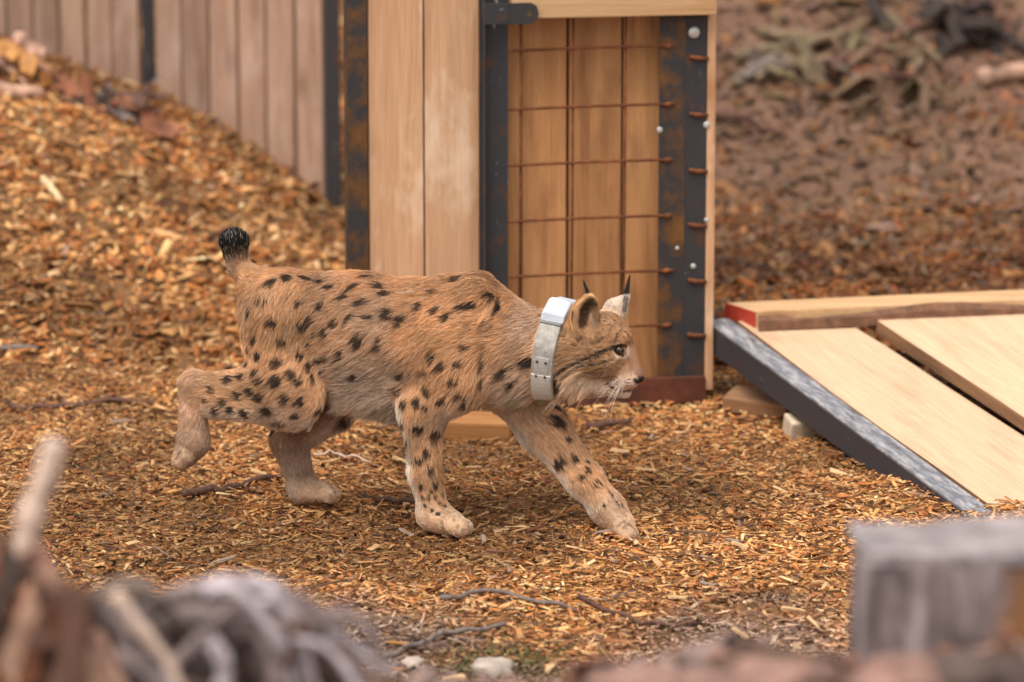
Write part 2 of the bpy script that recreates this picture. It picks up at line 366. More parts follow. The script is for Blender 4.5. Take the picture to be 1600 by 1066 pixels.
for q in range(210):
    M = Matrix.Translation((xs[q], ys[q], hs[q] + .016)) @ Matrix.Rotation(random.uniform(0, 6.28), 4, 'Z') @ Matrix.Rotation(random.gauss(0, .15), 4, 'Y') @ Matrix.Rotation(random.gauss(0, .2), 4, 'X')
    link(bpy.data.objects.new('wood_chip', random.choice(chip_meshes)), M, ground)

# ================================================================== THE CRATE
YAW = math.radians(9)
CO = Vector((-.405, 1.215, 0.0)); CU = Vector((math.cos(YAW), math.sin(YAW), 0)); CV = Vector((-math.sin(YAW), math.cos(YAW), 0)); CZ = Vector((0, 0, 1))
def cp(u, v, z): return CO + CU * u + CV * v + CZ * z
crate = empty('transport_crate', CO, 'tall pine plank animal crate with dark steel corner posts and rusty mesh gate', 'crate')
HT = 1.28
def upright(name, u, v, z0, z1, w, t, mat, normal=None, parent=crate, **kw):
    return plank(name, cp(u, v, z0), cp(u, v, z1), w, t, normal or -CV, mat, parent, **kw)
def across(name, u0, u1, v, z, w, t, mat, normal=None, **kw):
    return plank(name, cp(u0, v, z), cp(u1, v, z), w, t, normal or -CV, mat, crate, **kw)
# left section: two boards between steel angles
upright('board', .1195, .012, .03, HT, .136, .022, M_PINE)
upright('board', .2595, .012, .03, HT, .136, .022, M_PINE)
p = upright('corner_post', .022, -.004, 0, HT, .050, .006, M_STEEL_RUST, bev=.001)
upright('flange', -.002, .024, 0, HT, .050, .005, M_STEEL_RUST, CU, parent=p, bev=.001)
p = upright('corner_post', .363, -.004, 0, HT, .072, .006, M_STEEL, bev=.001)
upright('flange', .336, -.022, 0, HT, .030, .005, M_STEEL, CU, parent=p, bev=.001)
# mesh gate with boards behind
for u, w in ((.424, .042), (.503, .112), (.633, .133), (.755, .100)): upright('gate_board', u, .080, .05, 1.06, w, .020, M_PINE_SHADE)
for u in (.428, .560, .693):
    tube('mesh_bar', [cp(u, -.001, .04), cp(u + .003, .001, .5), cp(u + .004, -.001, 1.02)], [.0036] * 3, M_RUST, crate)
for q, z in enumerate((.060, .203, .343, .484, .626, .767, .914)):
    tube('mesh_bar', [cp(.400, -.008, z - .004), cp(.6, -.008, z), cp(.808 + .006 * (q % 3), -.009, z + .001)], [.0036] * 3, M_RUST, crate)
    o = mesh_obj('weld', *tube_geo([Vector((0, 0, 0)), Vector((.012, 0, 0)), Vector((.024, 0, .002))], [.004, .0075, .003], 8, .2, q), M_RUST, crate, Matrix.Translation(cp(.792, -.009, z)) @ Matrix.Rotation(YAW, 4, 'Z'), True)
# right hand angle iron with rod stubs
p = upright('corner_post', .815, -.002, 0, 1.02, .066, .006, M_STEEL_RUST, bev=.001)
p2 = upright('corner_post', .875, .001, 0, 1.02, .054, .010, M_STEEL, bev=.001)
for q, z in enumerate((.055, .172, .312, .455, .594, .737, .880)):
    tube('rod_stub', [cp(.858, -.008, z + .006), cp(.874, -.010, z + .002), cp(.906, -.008, z)], [.0045, .0062, .0045], M_RUST, crate, lump=.12, seed=q)
upright('edge_board', .915, .055, .03, 1.06, .120, .022, M_PINE, CU)
across('sill_rail', .40, .903, -.012, .036, .066, .020, M_RUSTRED, bev=.002)
across('lintel_beam', .402, .917, -.028, 1.045, .100, .046, M_BEAM)
across('lintel_beam', .402, .917, -.028, 1.165, .120, .046, M_BEAM)
# bolts
def bolt(u, v, z, r):
    bm = bmesh.new(); bmesh.ops.create_uvsphere(bm, u_segments=14, v_segments=8, radius=r)
    for vv in bm.verts: vv.co.y *= .45
    me = bpy.data.meshes.new('bolt'); bm.to_mesh(me); bm.free(); me.materials.append(M_BOLT); me.polygons.foreach_set('use_smooth', [True] * len(me.polygons))
    link(bpy.data.objects.new('bolt', me), Matrix.Translation(cp(u, v, z)) @ Matrix.Rotation(YAW, 4, 'Z'), crate)
for a in ((.868, -.008, .946, .015), (.783, -.006, .702, .008), (.903, -.006, .712, .009), (.872, -.006, .352, .007), (.905, -.006, .47, .006), (.83, -.008, .40, .005)): bolt(*a)
# lug with a hole
bm = bmesh.new(); out = [(0, -.026), (.052, -.026), (.066, -.018), (.070, 0), (.066, .018), (.052, .026), (0, .026)]
ov = [bm.verts.new((a, 0, b_)) for a, b_ in out]; hv_ = [bm.verts.new((.048 + .0075 * math.cos(t), 0, .0075 * math.sin(t))) for t in [k * math.pi / 5 for k in range(10)]]
ed = [bm.edges.new((ov[k], ov[(k + 1) % 7])) for k in range(7)] + [bm.edges.new((hv_[k], hv_[(k + 1) % 10])) for k in range(10)]
bmesh.ops.triangle_fill(bm, edges=ed, use_beauty=True)
hole = [f for f in bm.faces if all(v in hv_ for v in f.verts)]
if hole: bmesh.ops.delete(bm, geom=hole, context='FACES_ONLY')
r_ = bmesh.ops.extrude_face_region(bm, geom=list(bm.faces)); bmesh.ops.translate(bm, verts=[v for v in r_['geom'] if isinstance(v, bmesh.types.BMVert)], vec=(0, .008, 0))
bmesh.ops.recalc_face_normals(bm, faces=list(bm.faces)); me = bpy.data.meshes.new('lug'); bm.to_mesh(me); bm.free(); me.materials.append(M_STEEL)
link(bpy.data.objects.new('lug', me), Matrix.Translation(cp(.396, -.066, 1.010)) @ Matrix.Rotation(YAW, 4, 'Z'), crate)
across('lug_strap', .330, .400, -.058, 1.010, .052, .008, M_STEEL, bev=.001)
# the box behind: side, back and roof boards
for k in range(6):
    v = .10 + k * .138
    upright('side_board', .014 + .175 * (v + .02), v + .02, .03, HT, .134, .020, M_PINE, -CU)
    if k: upright('side_board', .904, v + .03, .03, HT, .134, .020, M_PINE, CU)
    across('roof_board', .0 + .175 * v, .92, v + .02, HT + .013, .134, .022, M_PINE, CZ)
    upright('back_board', .225 + k * .122, .885, .03, HT, .119, .020, M_PINE, CV)
across('base_runner', .0, .90, .40, .02, .10, .04, M_BARKWOOD, CZ)

# wooden block at the crate's foot, seen between the front legs
pb = at(690, 672, .96); pe = at(800, 676, .93)
o = plank('wood_block', pb - np.array([.06, 0, 0]), pe, .085, .078, (0, -.15, 1), wood('orange_block_wood', (.50, .24, .085), (.43, .19, .06), (.30, .12, .035), knots=False), None, bev=.006)
tag(o, 'short orange brown timber block lying at the foot of the crate behind the lynx', 'wood block')

# ================================================================== THE PLANK FENCE
def fence(name, x0, y0, x1, y1, n, label, gaps):
    A = Vector((x0, y0, 0)); B = Vector((x1, y1, 0)); d = (B - A).normalized(); nrm = Vector((d.y, -d.x, 0))
    if nrm.y > 0: nrm = -nrm
    root = empty(name, (x0, y0, float(height(x0, y0))), label, 'fence', 'plank fence panels on the slope'); Lf = (B - A).length; w = Lf / n
    for k in range(n):
        c = A + d * (w * (k + .5)); zb = float(height(c.x, c.y)) - .12
        c2 = c + nrm * random.uniform(-.004, .004)
        plank('plank', (c2.x, c2.y, zb), (c2.x + random.uniform(-.004, .004), c2.y, 1.75 + random.uniform(-.02, .02)), w - .008 - random.uniform(0, .006), .022, nrm, M_FENCE, root, bev=.004)
    for zz in (.65, 1.45):
        a_ = A - nrm * .035; b_ = B - nrm * .035
        plank('rail', (a_.x, a_.y, zz), (b_.x, b_.y, zz), .09, .04, nrm, M_FENCE, root)
    return root
f1 = fence('plank_fence', -.575, 3.82, -1.125, 4.14, 6, 'plank fence panel with greyed boards standing next to the dark steel post', 0)
f2 = fence('plank_fence', -1.175, 4.19, -2.35, 4.95, 13, 'long plank fence panel with duller boards up the slope beyond the gap', 0)
for (px_, x_, y_, lb, w_) in ((0, -.552, 3.775, 'dark steel fence post beside the crate at the end of the plank fence', .045), (1, -1.153, 4.20, 'dark narrow fence post in the gap between the two plank panels', .035)):
    zb = float(height(x_, y_)) - .15
    root = empty('fence_post', (x_, y_, zb + .15), lb, 'post')
    plank('flange', (x_, y_, zb), (x_, y_, 1.8), w_, .006, (0, -1, 0), M_STEEL, root, bev=.001)
    plank('flange', (x_ + w_ / 2 - .003, y_ + .024, zb), (x_ + w_ / 2 - .003, y_ + .024, 1.8), .040, .006, (1, 0, 0), M_STEEL, root, bev=.001)

# ================================================================== THE RAMP
R0 = Vector(at(1106, 502, 1.40)); R1 = Vector(at(1532, 817, .13)); RD = (R1 - R0).normalized()
RW = Vector((-RD.y, RD.x, 0)).normalized()
if RW.x < 0: RW = -RW
RN = RW.cross(RD).normalized()
if RN.z < 0: RN = -RN
RL = (R1 - R0).length + .16
def rp(s, w, n): return R0 + RD * s + RW * w + RN * n
ramp_root = empty('loading_ramp', rp(RL, 0, -.05), 'wooden loading ramp with scratched steel edge leaning down from the crate', 'ramp')
plank('edge_rail', rp(-.01, .032, -.003), rp(RL, .032, -.003), .064, .006, RN, M_RAMPTOP, ramp_root, bev=.001)
plank('edge_rail', rp(-.01, .003, -.040), rp(RL, .003, -.040), .066, .006, -RW, M_RAMPSTEEL, ramp_root, bev=.001)
plank('edge_rail', rp(-.01, .905, -.040), rp(RL, .905, -.040), .066, .006, RW, M_RAMPSTEEL, ramp_root, bev=.001)
def board(name, w0, w1, s0, s1, n, thick, wav, seed, mat):
    r2 = random.Random(seed); K = 26; V = []; ph = r2.uniform(0, 6)
    for k in range(K):
        s = s0 + (s1 - s0) * k / (K - 1)
        a = w0(s) + wav * math.sin(s * 5 + ph); b_ = w1(s) + wav * math.sin(s * 4.3 + ph * 2)
        for (ww, nn) in ((a, n), (b_, n), (b_, n - thick), (a, n - thick)):
            V.append(Vector((s, ww, nn)))
    Fc = []
    for k in range(K - 1):
        for j in range(4): Fc.append((k * 4 + j, k * 4 + (j + 1) % 4, (k + 1) * 4 + (j + 1) % 4, (k + 1) * 4 + j))
    Fc.append((3, 2, 1, 0)); Fc.append(tuple((K - 1) * 4 + j for j in range(4)))
    M = Matrix((RD, RW, RN)).transposed().to_4x4(); M.translation = R0
    o = mesh_obj(name, V, Fc, mat, ramp_root, M)
    o.data.materials.append(M_BARKWOOD)
    for p_ in o.data.polygons[:-2]: p_.material_index = 0 if p_.index % 4 == 0 else 1
    bm = bmesh.new(); bm.from_mesh(o.data); bmesh.ops.recalc_face_normals(bm, faces=list(bm.faces))
    bm.to_mesh(o.data); bm.free(); return o
board('ramp_board', lambda s: .066, lambda s: .355 + .020 * (s - .1) - .07 * max(0, .3 - s), .03, RL - .01, .004, .024, .004, 3, M_RAMP)
board('ramp_board', lambda s: .405 + .006 * s, lambda s: .885, .05, RL - .02, .022, .034, .004, 5, M_RAMP)
for s in (.25, .85, 1.35): plank('cross_bar', rp(s, .01, -.058), rp(s, .90, -.058), .05, .026, RN, M_BARKWOOD, ramp_root)
# cross board lying over the top end
b0 = Vector(at(1160, 487, 1.36)); b1 = Vector(at(1720, 462, 1.62)); bd = (b1 - b0).normalized()
cb = empty('bark_edged_board', b0, 'bark edged board with red painted end lying across the top of the ramp', 'board')
bn = Vector((bd.x, bd.y, 0)).normalized(); bb = Vector((-bn.y, bn.x, 0)); bl = (b1 - b0).length
def slab(name, s0, s1, y0, y1, z0, z1, mat, skew):
    V = [b0 + bn * (s_ + (skew if y_ == y0 else 0) * (1 if s_ < bl * .5 else 0)) + bb * y_ + Vector((0, 0, z_ + (b1.z - b0.z) * s_ / bl)) for s_ in (s0, s1) for y_ in (y0, y1) for z_ in (z0, z1)]
    o = mesh_obj(name, [v - b0 for v in V], [(0, 1, 3, 2), (4, 6, 7, 5), (0, 4, 5, 1), (2, 3, 7, 6), (1, 5, 7, 3), (0, 2, 6, 4)], mat, cb, Matrix.Translation(b0))
    bm = bmesh.new(); bm.from_mesh(o.data); bmesh.ops.recalc_face_normals(bm, faces=list(bm.faces)); bm.to_mesh(o.data); bm.free(); return o
slab('board', -.004, bl, -.012, .120, -.042, .0, M_BEAM, .036)
slab('painted_end', -.0075, -.0042, -.012, .120, -.041, -.001, M_REDPAINT, .036)
V = []; K = 30; r2 = random.Random(4)
for k in range(K):
    t = k / (K - 1); c = b0.lerp(b1, t) + Vector((.040 * (1 - t), -.020, -.020)); top = .012 - .012 * math.sin(t * 9) - .004 * r2.random()
    for dy, dz in ((-.012, -.024), (-.009 - .004 * r2.random(), top * .3), (.004, top + .004), (.010, -.025)): V.append(c + Vector((0, dy, dz)))
Fc = [(k * 4 + j, k * 4 + (j + 1) % 4, (k + 1) * 4 + (j + 1) % 4, (k + 1) * 4 + j) for k in range(K - 1) for j in range(4)] + [(0, 1, 2, 3), tuple((K - 1) * 4 + j for j in (3, 2, 1, 0))]
mesh_obj('bark_edge', V, Fc, plain('dark_wany_bark', (.16, .075, .04), .9, vary=.5, scale=25), cb)
# things under the ramp
g = at(1258, 668, .98); o = plank('wood_block', Vector(g) + Vector((-.045, 0, -.0)), Vector(g) + Vector((.05, .03, 0)), .06, .05, (0, -.3, 1), plain('pale_block', (.52, .42, .30), .8), None, bev=.006)
tag(o, 'small pale grey block wedged under the ramp edge', 'wood block')
g0 = Vector(at(1140, 622, 1.28)); g1 = Vector(at(1240, 636, 1.2)); o = plank('offcut', g0, g1, .09, .04, (0, -.2, 1), M_BARKWOOD, None, bev=.004)
tag(o, 'brown timber offcut on the ground between crate corner and ramp', 'wood offcut')

# ================================================================== STICKS AND DEBRIS
def ground_stick(name, pts, r0, r1, mat, label, cat, seed, lift=.012, amp=.012, seg=8):
    P = [ground_at(*q) for q in pts]; path = []
    for a, b_ in zip(P[:-1], P[1:]): path += [Vector(a).lerp(Vector(b_), t / 5) for t in range(5)]
    path.append(Vector(P[-1])); r2 = random.Random(seed)
    path = [Vector((p.x, p.y + r2.uniform(-1, 1) * amp, float(height(p.x, p.y)) + lift + r2.uniform(-.3, .6) * amp)) for p in path]
    rad = [r0 + (r1 - r0) * k / (len(path) - 1) for k in range(len(path))]
    return tag(tube(name, path, rad, mat, None, seg, .12, seed), label, cat)
ground_stick('stick', [(288, 783), (360, 772), (450, 752)], .010, .007, M_STICK, 'dark reddish stick lying on the chips behind the standing hind paw', 'stick', 1, .014)
ground_stick('stick', [(15, 645), (120, 641), (238, 636)], .008, .006, M_STICK, 'long thin blackish stick lying behind the raised hind foot', 'stick', 2, .012)
ground_stick('stick', [(560, 785), (600, 792), (652, 797)], .007, .005, M_STICK, 'short dark twig lying between the hind paw and the straight front leg', 'stick', 3, .014)
ground_stick('twig', [(492, 722), (530, 722), (580, 738)], .003, .002, M_PALETWIG, 'thin pale curved twig in front of the standing hind paw', 'twig', 4, .02)
ground_stick('stick', [(915, 676), (965, 672), (985, 668)], .010, .006, M_STICK, 'small black stick on the chips below the lynx chin', 'stick', 6, .014)
ground_stick('stick', [(0, 552), (60, 553)], .010, .009, M_TWIG, 'grey piece of wood on the chips near the long thin stick', 'stick', 7, .014)
ground_stick('twig', [(690, 950), (760, 935), (900, 965)], .006, .004, M_TWIG, 'grey twig on the chips at the foot of the near bank', 'twig', 8, .016)
ground_stick('twig', [(905, 945), (1000, 985), (1090, 990)], .006, .003, M_STICK, 'bent brown twig on the chips near the weathered post', 'twig', 9, .016)
ground_stick('twig', [(600, 1040), (690, 1005), (790, 990)], .007, .005, M_TWIG, 'longer grey twig beside the mossy patch', 'twig', 10, .016)
# moss patch and pale stones at the foot of the bank
def rock(name, c, r, mat, seed, sq=(1, 1, .6)):
    bm = bmesh.new(); bmesh.ops.create_icosphere(bm, subdivisions=3, radius=1.0); P = np.array([v.co[:] for v in bm.verts])
    d = .45 + .8 * vnoise(P + seed * 3.7, 1.7) + .5 * vnoise(P + seed, 4.5) + .25 * vnoise(P + seed, 10.0)
    for v, k in zip(bm.verts, d): v.co = Vector((v.co.x * k * sq[0] * r, v.co.y * k * sq[1] * r, v.co.z * k * sq[2] * r))
    me = bpy.data.meshes.new(name); bm.to_mesh(me); bm.free(); me.materials.append(mat)
    me.polygons.foreach_set('use_smooth', [True] * len(me.polygons))
    return link(bpy.data.objects.new(name, me), Matrix.Translation(Vector(c)))
M_STONE = plain('pale_stone', (.40, .32, .26), .85)
for k, (px_, py_, r, lb) in enumerate(((645, 1045, .022, 'small whitish stone at the foot of the bank by the long grey twig'), (770, 1058, .036, 'rounded pale stone at the foot of the bank beside the moss'))):
    c = ground_at(px_, py_); tag(rock('stone', (c[0], c[1], height(c[0], c[1]) + r * .3), r, M_STONE, k + 2), lb, 'stone')
# moss
n = 700; c = ground_at(790, 1040); a_ = rng.normal(0, 1, (n, 2)) * [.06, .07]; x = c[0] + a_[:, 0]; y = c[1] + a_[:, 1]
cc = np.array([.125, .115, .045]) * rng.uniform(.5, 1.4, (n, 1))
o = chip_mesh('moss', x, y, rng.uniform(.008, .02, n), rng.uniform(.002, .005, n), np.full(n, .002), cc, rng.uniform(0, .016, n), .7, M_CHIP)
tag(o, 'small green moss patch at the foot of the near bank', 'moss', kind='stuff')

M_HOLLOW = plain('black_hollow_bark', (.032, .020, .015), .9, vary=.5)  # near-black colour stands in for the shade inside the root hollow
def bark_heap(name, px_, py_, n, sx, sz, mats, label, cat, seed, lw=(.03, .12)):
    c = ground_at(px_, py_); r3 = random.Random(seed); z0 = float(height(c[0], c[1])); root_ = empty(name, (c[0], c[1], z0), label, cat)
    for k in range(n):
        dx = r3.gauss(0, .5) * sx; y_ = c[1] + r3.uniform(-.5, .8) * sx * .5; x_ = c[0] + dx
        p1 = Vector((x_, y_, float(height(x_, y_)) + r3.uniform(-.01, 1) * sz * max(.15, 1 - (dx / sx) ** 2))); d_ = Vector((r3.uniform(-1, 1), r3.uniform(-.8, .4), r3.uniform(-.7, .35))).normalized()
        plank('bark_piece', p1, p1 + d_ * r3.uniform(*lw), r3.uniform(.012, .05), r3.uniform(.006, .02), (r3.uniform(-.6, .6), -.6, r3.uniform(.2, 1)), r3.choice(mats), root_, bev=.002, rough=.007)
    return root_
# slope behind on the right: fallen branches, bark and black pieces for the shade of a root hollow
def slope_branch(name, p, q, r0, r1, mat, label, seed, lift=.03, amp=.05, cat='branch'):
    A = ground_at(*p); B = ground_at(*q); path = crooked((A[0], A[1], A[2] + lift), (B[0], B[1], B[2] + lift), 9, amp, seed)
    path = [Vector((v.x, v.y, max(v.z, float(height(v.x, v.y)) + r0 * .4))) for v in path]
    return tag(tube(name, path, [r0 + (r1 - r0) * k / 8 for k in range(9)], mat, None, 9, .2, seed), label, cat)
slope_branch('branch', (1150, 105), (1330, 62), .026, .016, M_MOSSY, 'thick mossy branch lying on the soil slope behind the crate', 21)
slope_branch('branch', (1190, 60), (1400, 90), .020, .010, M_MOSSY, 'thin mossy branch crossing over the thick one behind the crate', 22)
slope_branch('branch', (1290, 120), (1500, 40), .022, .014, M_STICK, 'dark brown branch slanting up towards the root hollow', 23)
slope_branch('branch', (1440, 20), (1530, 62), .026, .018, M_TWIG, 'grey root arching over the dark hollow on the slope', 24, .06)
slope_branch('branch', (1530, 138), (1640, 124), .030, .026, M_TANWOOD, 'yellowish split log piece at the edge of the soil slope', 25)
slope_branch('branch', (1110, 190), (1215, 222), .016, .010, M_STICK, 'short dark stick half buried in soil beside the crate', 26)
slope_branch('branch', (1380, 35), (1470, 110), .018, .012, M_MOSSY, 'mossy stick leaning below the grey root', 27)
bark_heap('bark_heap', 1500, 62, 42, .26, .16, [M_HOLLOW, M_HOLLOW, M_STICK, M_HOLLOW], 'blackish heap of bark under the arching grey root', 'bark heap', 71, (.05, .2))
bark_heap('bark_heap', 1240, 128, 34, .22, .09, [M_MOSSY, M_STICK, M_ROOTDARK, M_TWIG, M_MOSSY], 'brown heap of mossy bark under the mossy branches', 'bark heap', 72, (.05, .18))
bark_heap('bark_heap', 1420, 120, 20, .2, .06, [M_MOSSY, M_REDBARK, M_STICK], 'low reddish heap of bark on the soil slope', 'bark heap', 73, (.04, .15))
bark_heap('bark_heap', 205, 190, 34, .13, .08, [M_ROOTDARK, M_STICK, M_TWIG, M_REDBARK], 'dark heap of bark at the fence foot on the chip slope', 'bark heap', 74, (.04, .13))
M_ORANGE = plain('fresh_orange_wood', (.50, .235, .07), .8, vary=.4, scale=30)
bark_heap('chip_heap', 18, 125, 60, .17, .13, [M_ORANGE, M_ORANGE, M_TANWOOD, M_REDBARK], 'orange heap of fresh wood pieces against the fence', 'wood heap', 75, (.03, .09))
slope_branch('bark_strip', (-20, 150), (66, 162), .030, .020, M_TANWOOD, 'pinkish strip of split wood on the chip slope below the orange lump', 31, .03, .03, 'bark')
slope_branch('wood_splinter', (68, 290), (96, 325), .012, .009, plain('bright_splinter', (.72, .50, .27), .8), 'bright pale splinter on the chip slope', 32, .02, .02, 'splinter')

# ================================================================== THE NEAR BANK
# weathered squared post
pz0 = Vector(at(1349, 876, -3.62)); PW, PD_, PH = .47, .18, .5
bm = bmesh.new(); bmesh.ops.create_grid(bm, x_segments=1, y_segments=1, size=.5); bm.free()
bm = bmesh.new(); bmesh.ops.create_cube(bm, size=1); bmesh.ops.subdivide_edges(bm, edges=list(bm.edges), cuts=11, use_grid_fill=True)
P = np.array([v.co[:] for v in bm.verts]); d = vnoise(P * [PW, PD_, .12] + 3, 26) - .5; d2 = vnoise(P * [PW, PD_, .05] + 8, 70) - .5
for v, a, b_ in zip(bm.verts, d, d2):
    c = v.co; edge = max(abs(c.x), abs(c.y)) > .49
    c2 = Vector((c.x * PW, c.y * PD_, c.z * PH)); nrm = Vector((c.x if abs(c.x) > .49 else 0, c.y if abs(c.y) > .49 else 0, 0)) * 2
    v.co = c2 + nrm * (a * .022 + b_ * .010) + Vector((0, 0, (a * .010) if c.z > .49 else 0))
me = bpy.data.meshes.new('post'); bm.to_mesh(me); bm.free()
m, n_, l_, b_ = mat_new('weathered_grey_post')
g1 = N(n_, 'ShaderNodeTexNoise', Scale=1.0, Detail=6.0, Roughness=.6); l_.new(local_coords(n_, l_, (26, 26, 5), False).outputs[0], g1.inputs['Vector'])
r1 = ramp(n_, [(.34, (.045, .032, .030)), (.5, (.19, .14, .135)), (.66, (.42, .35, .345))]); l_.new(g1.outputs[0], r1.inputs[0])
g2 = N(n_, 'ShaderNodeTexNoise', Scale=1.0, Detail=3.0); mp = local_coords(n_, l_, (5.5, 5.5, 3.5), False); mp.inputs['Location'].default_value = (.5, .3, .62); l_.new(mp.outputs[0], g2.inputs['Vector'])
r2_ = ramp(n_, [(.46, (0, 0, 0)), (.56, (1, 1, 1))]); l_.new(g2.outputs[0], r2_.inputs[0])
mx = N(n_, 'ShaderNodeMix', data_type='RGBA'); mx.inputs[7].default_value = (.22, .095, .035, 1); tcp = n_.new('ShaderNodeTexCoord'); sx_ = n_.new('ShaderNodeSeparateXYZ'); l_.new(tcp.outputs['Object'], sx_.inputs[0])
ma = N(n_, 'ShaderNodeMath', operation='MULTIPLY_ADD'); ma.inputs[1].default_value = .35; l_.new(g2.outputs[0], ma.inputs[0]); l_.new(sx_.outputs['X'], ma.inputs[2])   # broken-out brown heartwood on one half
r2_.color_ramp.elements[0].position = .08; r2_.color_ramp.elements[1].position = .15; l_.new(ma.outputs[0], r2_.inputs[0])
l_.new(r2_.outputs[0], mx.inputs[0]); l_.new(r1.outputs[0], mx.inputs[6])
l_.new(mx.outputs[2], b_.inputs['Base Color']); b_.inputs['Roughness'].default_value = .85
me.materials.append(m)
bm = bmesh.new(); bmesh.ops.create_cube(bm, size=1); bmesh.ops.subdivide_edges(bm, edges=list(bm.edges), cuts=15, use_grid_fill=True)
P = np.array([v.co[:] for v in bm.verts]); d = vnoise(P * [PW, PD_, .02] + 4, 40) - .5; d3 = vnoise(P * [PW, PD_, .0] + 1, 18) - .5
for v, a, b2 in zip(bm.verts, d, d3):
    e_ = Vector((v.co.x if abs(v.co.x) > .49 else 0, v.co.y if abs(v.co.y) > .49 else 0, 0)) * 2
    v.co = Vector((v.co.x * (PW + .006), v.co.y * (PD_ + .006), v.co.z * .016)) + e_ * (a * .022 + b2 * .012) + Vector((0, 0, b2 * .014 + a * .005))
me2 = bpy.data.meshes.new('sawn_top'); bm.to_mesh(me2); bm.free(); me2.materials.append(plain('sawn_grey_top', (.27, .225, .22), .8, vary=.5, scale=18))
MP = Matrix.Translation(pz0 + Vector((PW / 2, PD_ / 2, -PH / 2))) @ Matrix.Rotation(math.radians(3), 4, 'Z')
post = empty('weathered_post', pz0 + Vector((PW / 2, PD_ / 2, -PH)), 'short squared grey weathered timber post standing on the near bank', 'post')
link(bpy.data.objects.new('post_block', me), MP, post)
link(bpy.data.objects.new('sawn_top', me2), MP @ Matrix.Translation((0, 0, PH / 2 + .004)), post)

# uprooted root mass on the near bank
rc = Vector(at(330, 1010, -3.75)); rm = empty('root_mass', (rc.x, rc.y, float(height(rc.x, rc.y))), 'tangled grey tree roots in a dark clump on the near bank', 'roots')
c = rock('dark_core', rc + Vector((0, .10, -.075)), .115, plain('root_gap_shade', (.028, .018, .015), .95), 41, (1.3, .7, .7)); c.parent = rm; c.matrix_parent_inverse = WM[rm].inverted()  # core coloured near-black to give the shade in gaps between roots
NS = .80; NK = 1.18
def near(px, py, Y=-4.6): return Vector(at(px, py, Y + NS))
def root(pts, r0, r1, mat, seed, name='root', parent=rm, Y=-4.62):
    P = [near(*(p if len(p) == 3 else (*p, Y))) for p in pts]; path = []; r2 = random.Random(seed)
    for i in range(len(P) - 1):
        p0 = P[max(i - 1, 0)]; p1 = P[i]; p2 = P[i + 1]; p3 = P[min(i + 2, len(P) - 1)]
        for t in (0, .25, .5, .75): path.append(.5 * ((2 * p1) + (p2 - p0) * t + (2 * p0 - 5 * p1 + 4 * p2 - p3) * t * t + (3 * p1 - p0 - 3 * p2 + p3) * t ** 3))
    path.append(P[-1]); k = len(path)
    return tube(name, path, [NK * (r0 + (r1 - r0) * i / (k - 1)) * r2.uniform(.8, 1.2) for i in range(k)], mat, parent, 9, .14, seed)
M_ROOTPALE = plain('pale_grey_root', (.42, .36, .37), .8, vary=.3, scale=20)
root([(330, 915), (395, 912), (440, 945), (468, 1000), (492, 1090)], .010, .016, M_ROOTPALE, 1)
root([(175, 985), (240, 945), (330, 918), (400, 925)], .010, .012, M_ROOT, 2)
root([(110, 1060), (200, 1005), (300, 960), (380, 985), (420, 1060)], .012, .013, M_ROOT, 3, Y=-4.68)
root([(240, 1080), (300, 1010), (360, 975), (410, 1000), (440, 1090)], .009, .011, M_ROOT, 4, Y=-4.72)
root([(120, 1020), (160, 1030), (230, 1060), (300, 1095)], .012, .010, M_ROOTPALE, 5, Y=-4.72)
root([(420, 925), (470, 960), (520, 1010), (560, 1090)], .016, .020, M_ROOT, 6, Y=-4.5)
root([(200, 950), (290, 940), (370, 950), (430, 1010)], .014, .014, M_ROOTDARK, 7, Y=-4.52)
root([(150, 1000), (210, 1040), (260, 1100)], .010, .008, M_ROOT, 8, Y=-4.76)
root([(330, 1000), (350, 1040), (345, 1100)], .012, .009, M_ROOTPALE, 9, Y=-4.74)
for k in range(44):
    a0 = rng.uniform(110, 520); y0_ = rng.uniform(915, 1000) + 60 * ((a0 - 330) / 210) ** 2 * (a0 > 330); w_ = rng.uniform(40, 130) * rng.choice([-1, 1])
    root([(a0, y0_), (a0 + w_ * .4, y0_ + rng.uniform(-15, 25)), (a0 + w_ * .8, y0_ + rng.uniform(10, 60)), (a0 + w_, y0_ + rng.uniform(40, 120))], rng.uniform(.004, .010), rng.uniform(.003, .006),
         random.choice([M_ROOT, M_ROOTDARK, M_ROOT, M_STICK, M_ROOTPALE, M_TWIG]), 50 + k, Y=-4.60 - .16 * rng.uniform())
o = root([(178, 925), (215, 975), (262, 1035), (280, 1075)], .0075, .006, M_PALETWIG, 10, 'stick', None, -4.80); tag(o, 'thin straight pale stick leaning on the tangled roots', 'stick')
o = root([(88, 690), (72, 740), (50, 800), (38, 860), (20, 960)], .0125, .016, M_PALETWIG, 11, 'stick', None, -4.75); tag(o, 'upright pale barkless stick stub rising from the red brown wood', 'stick')
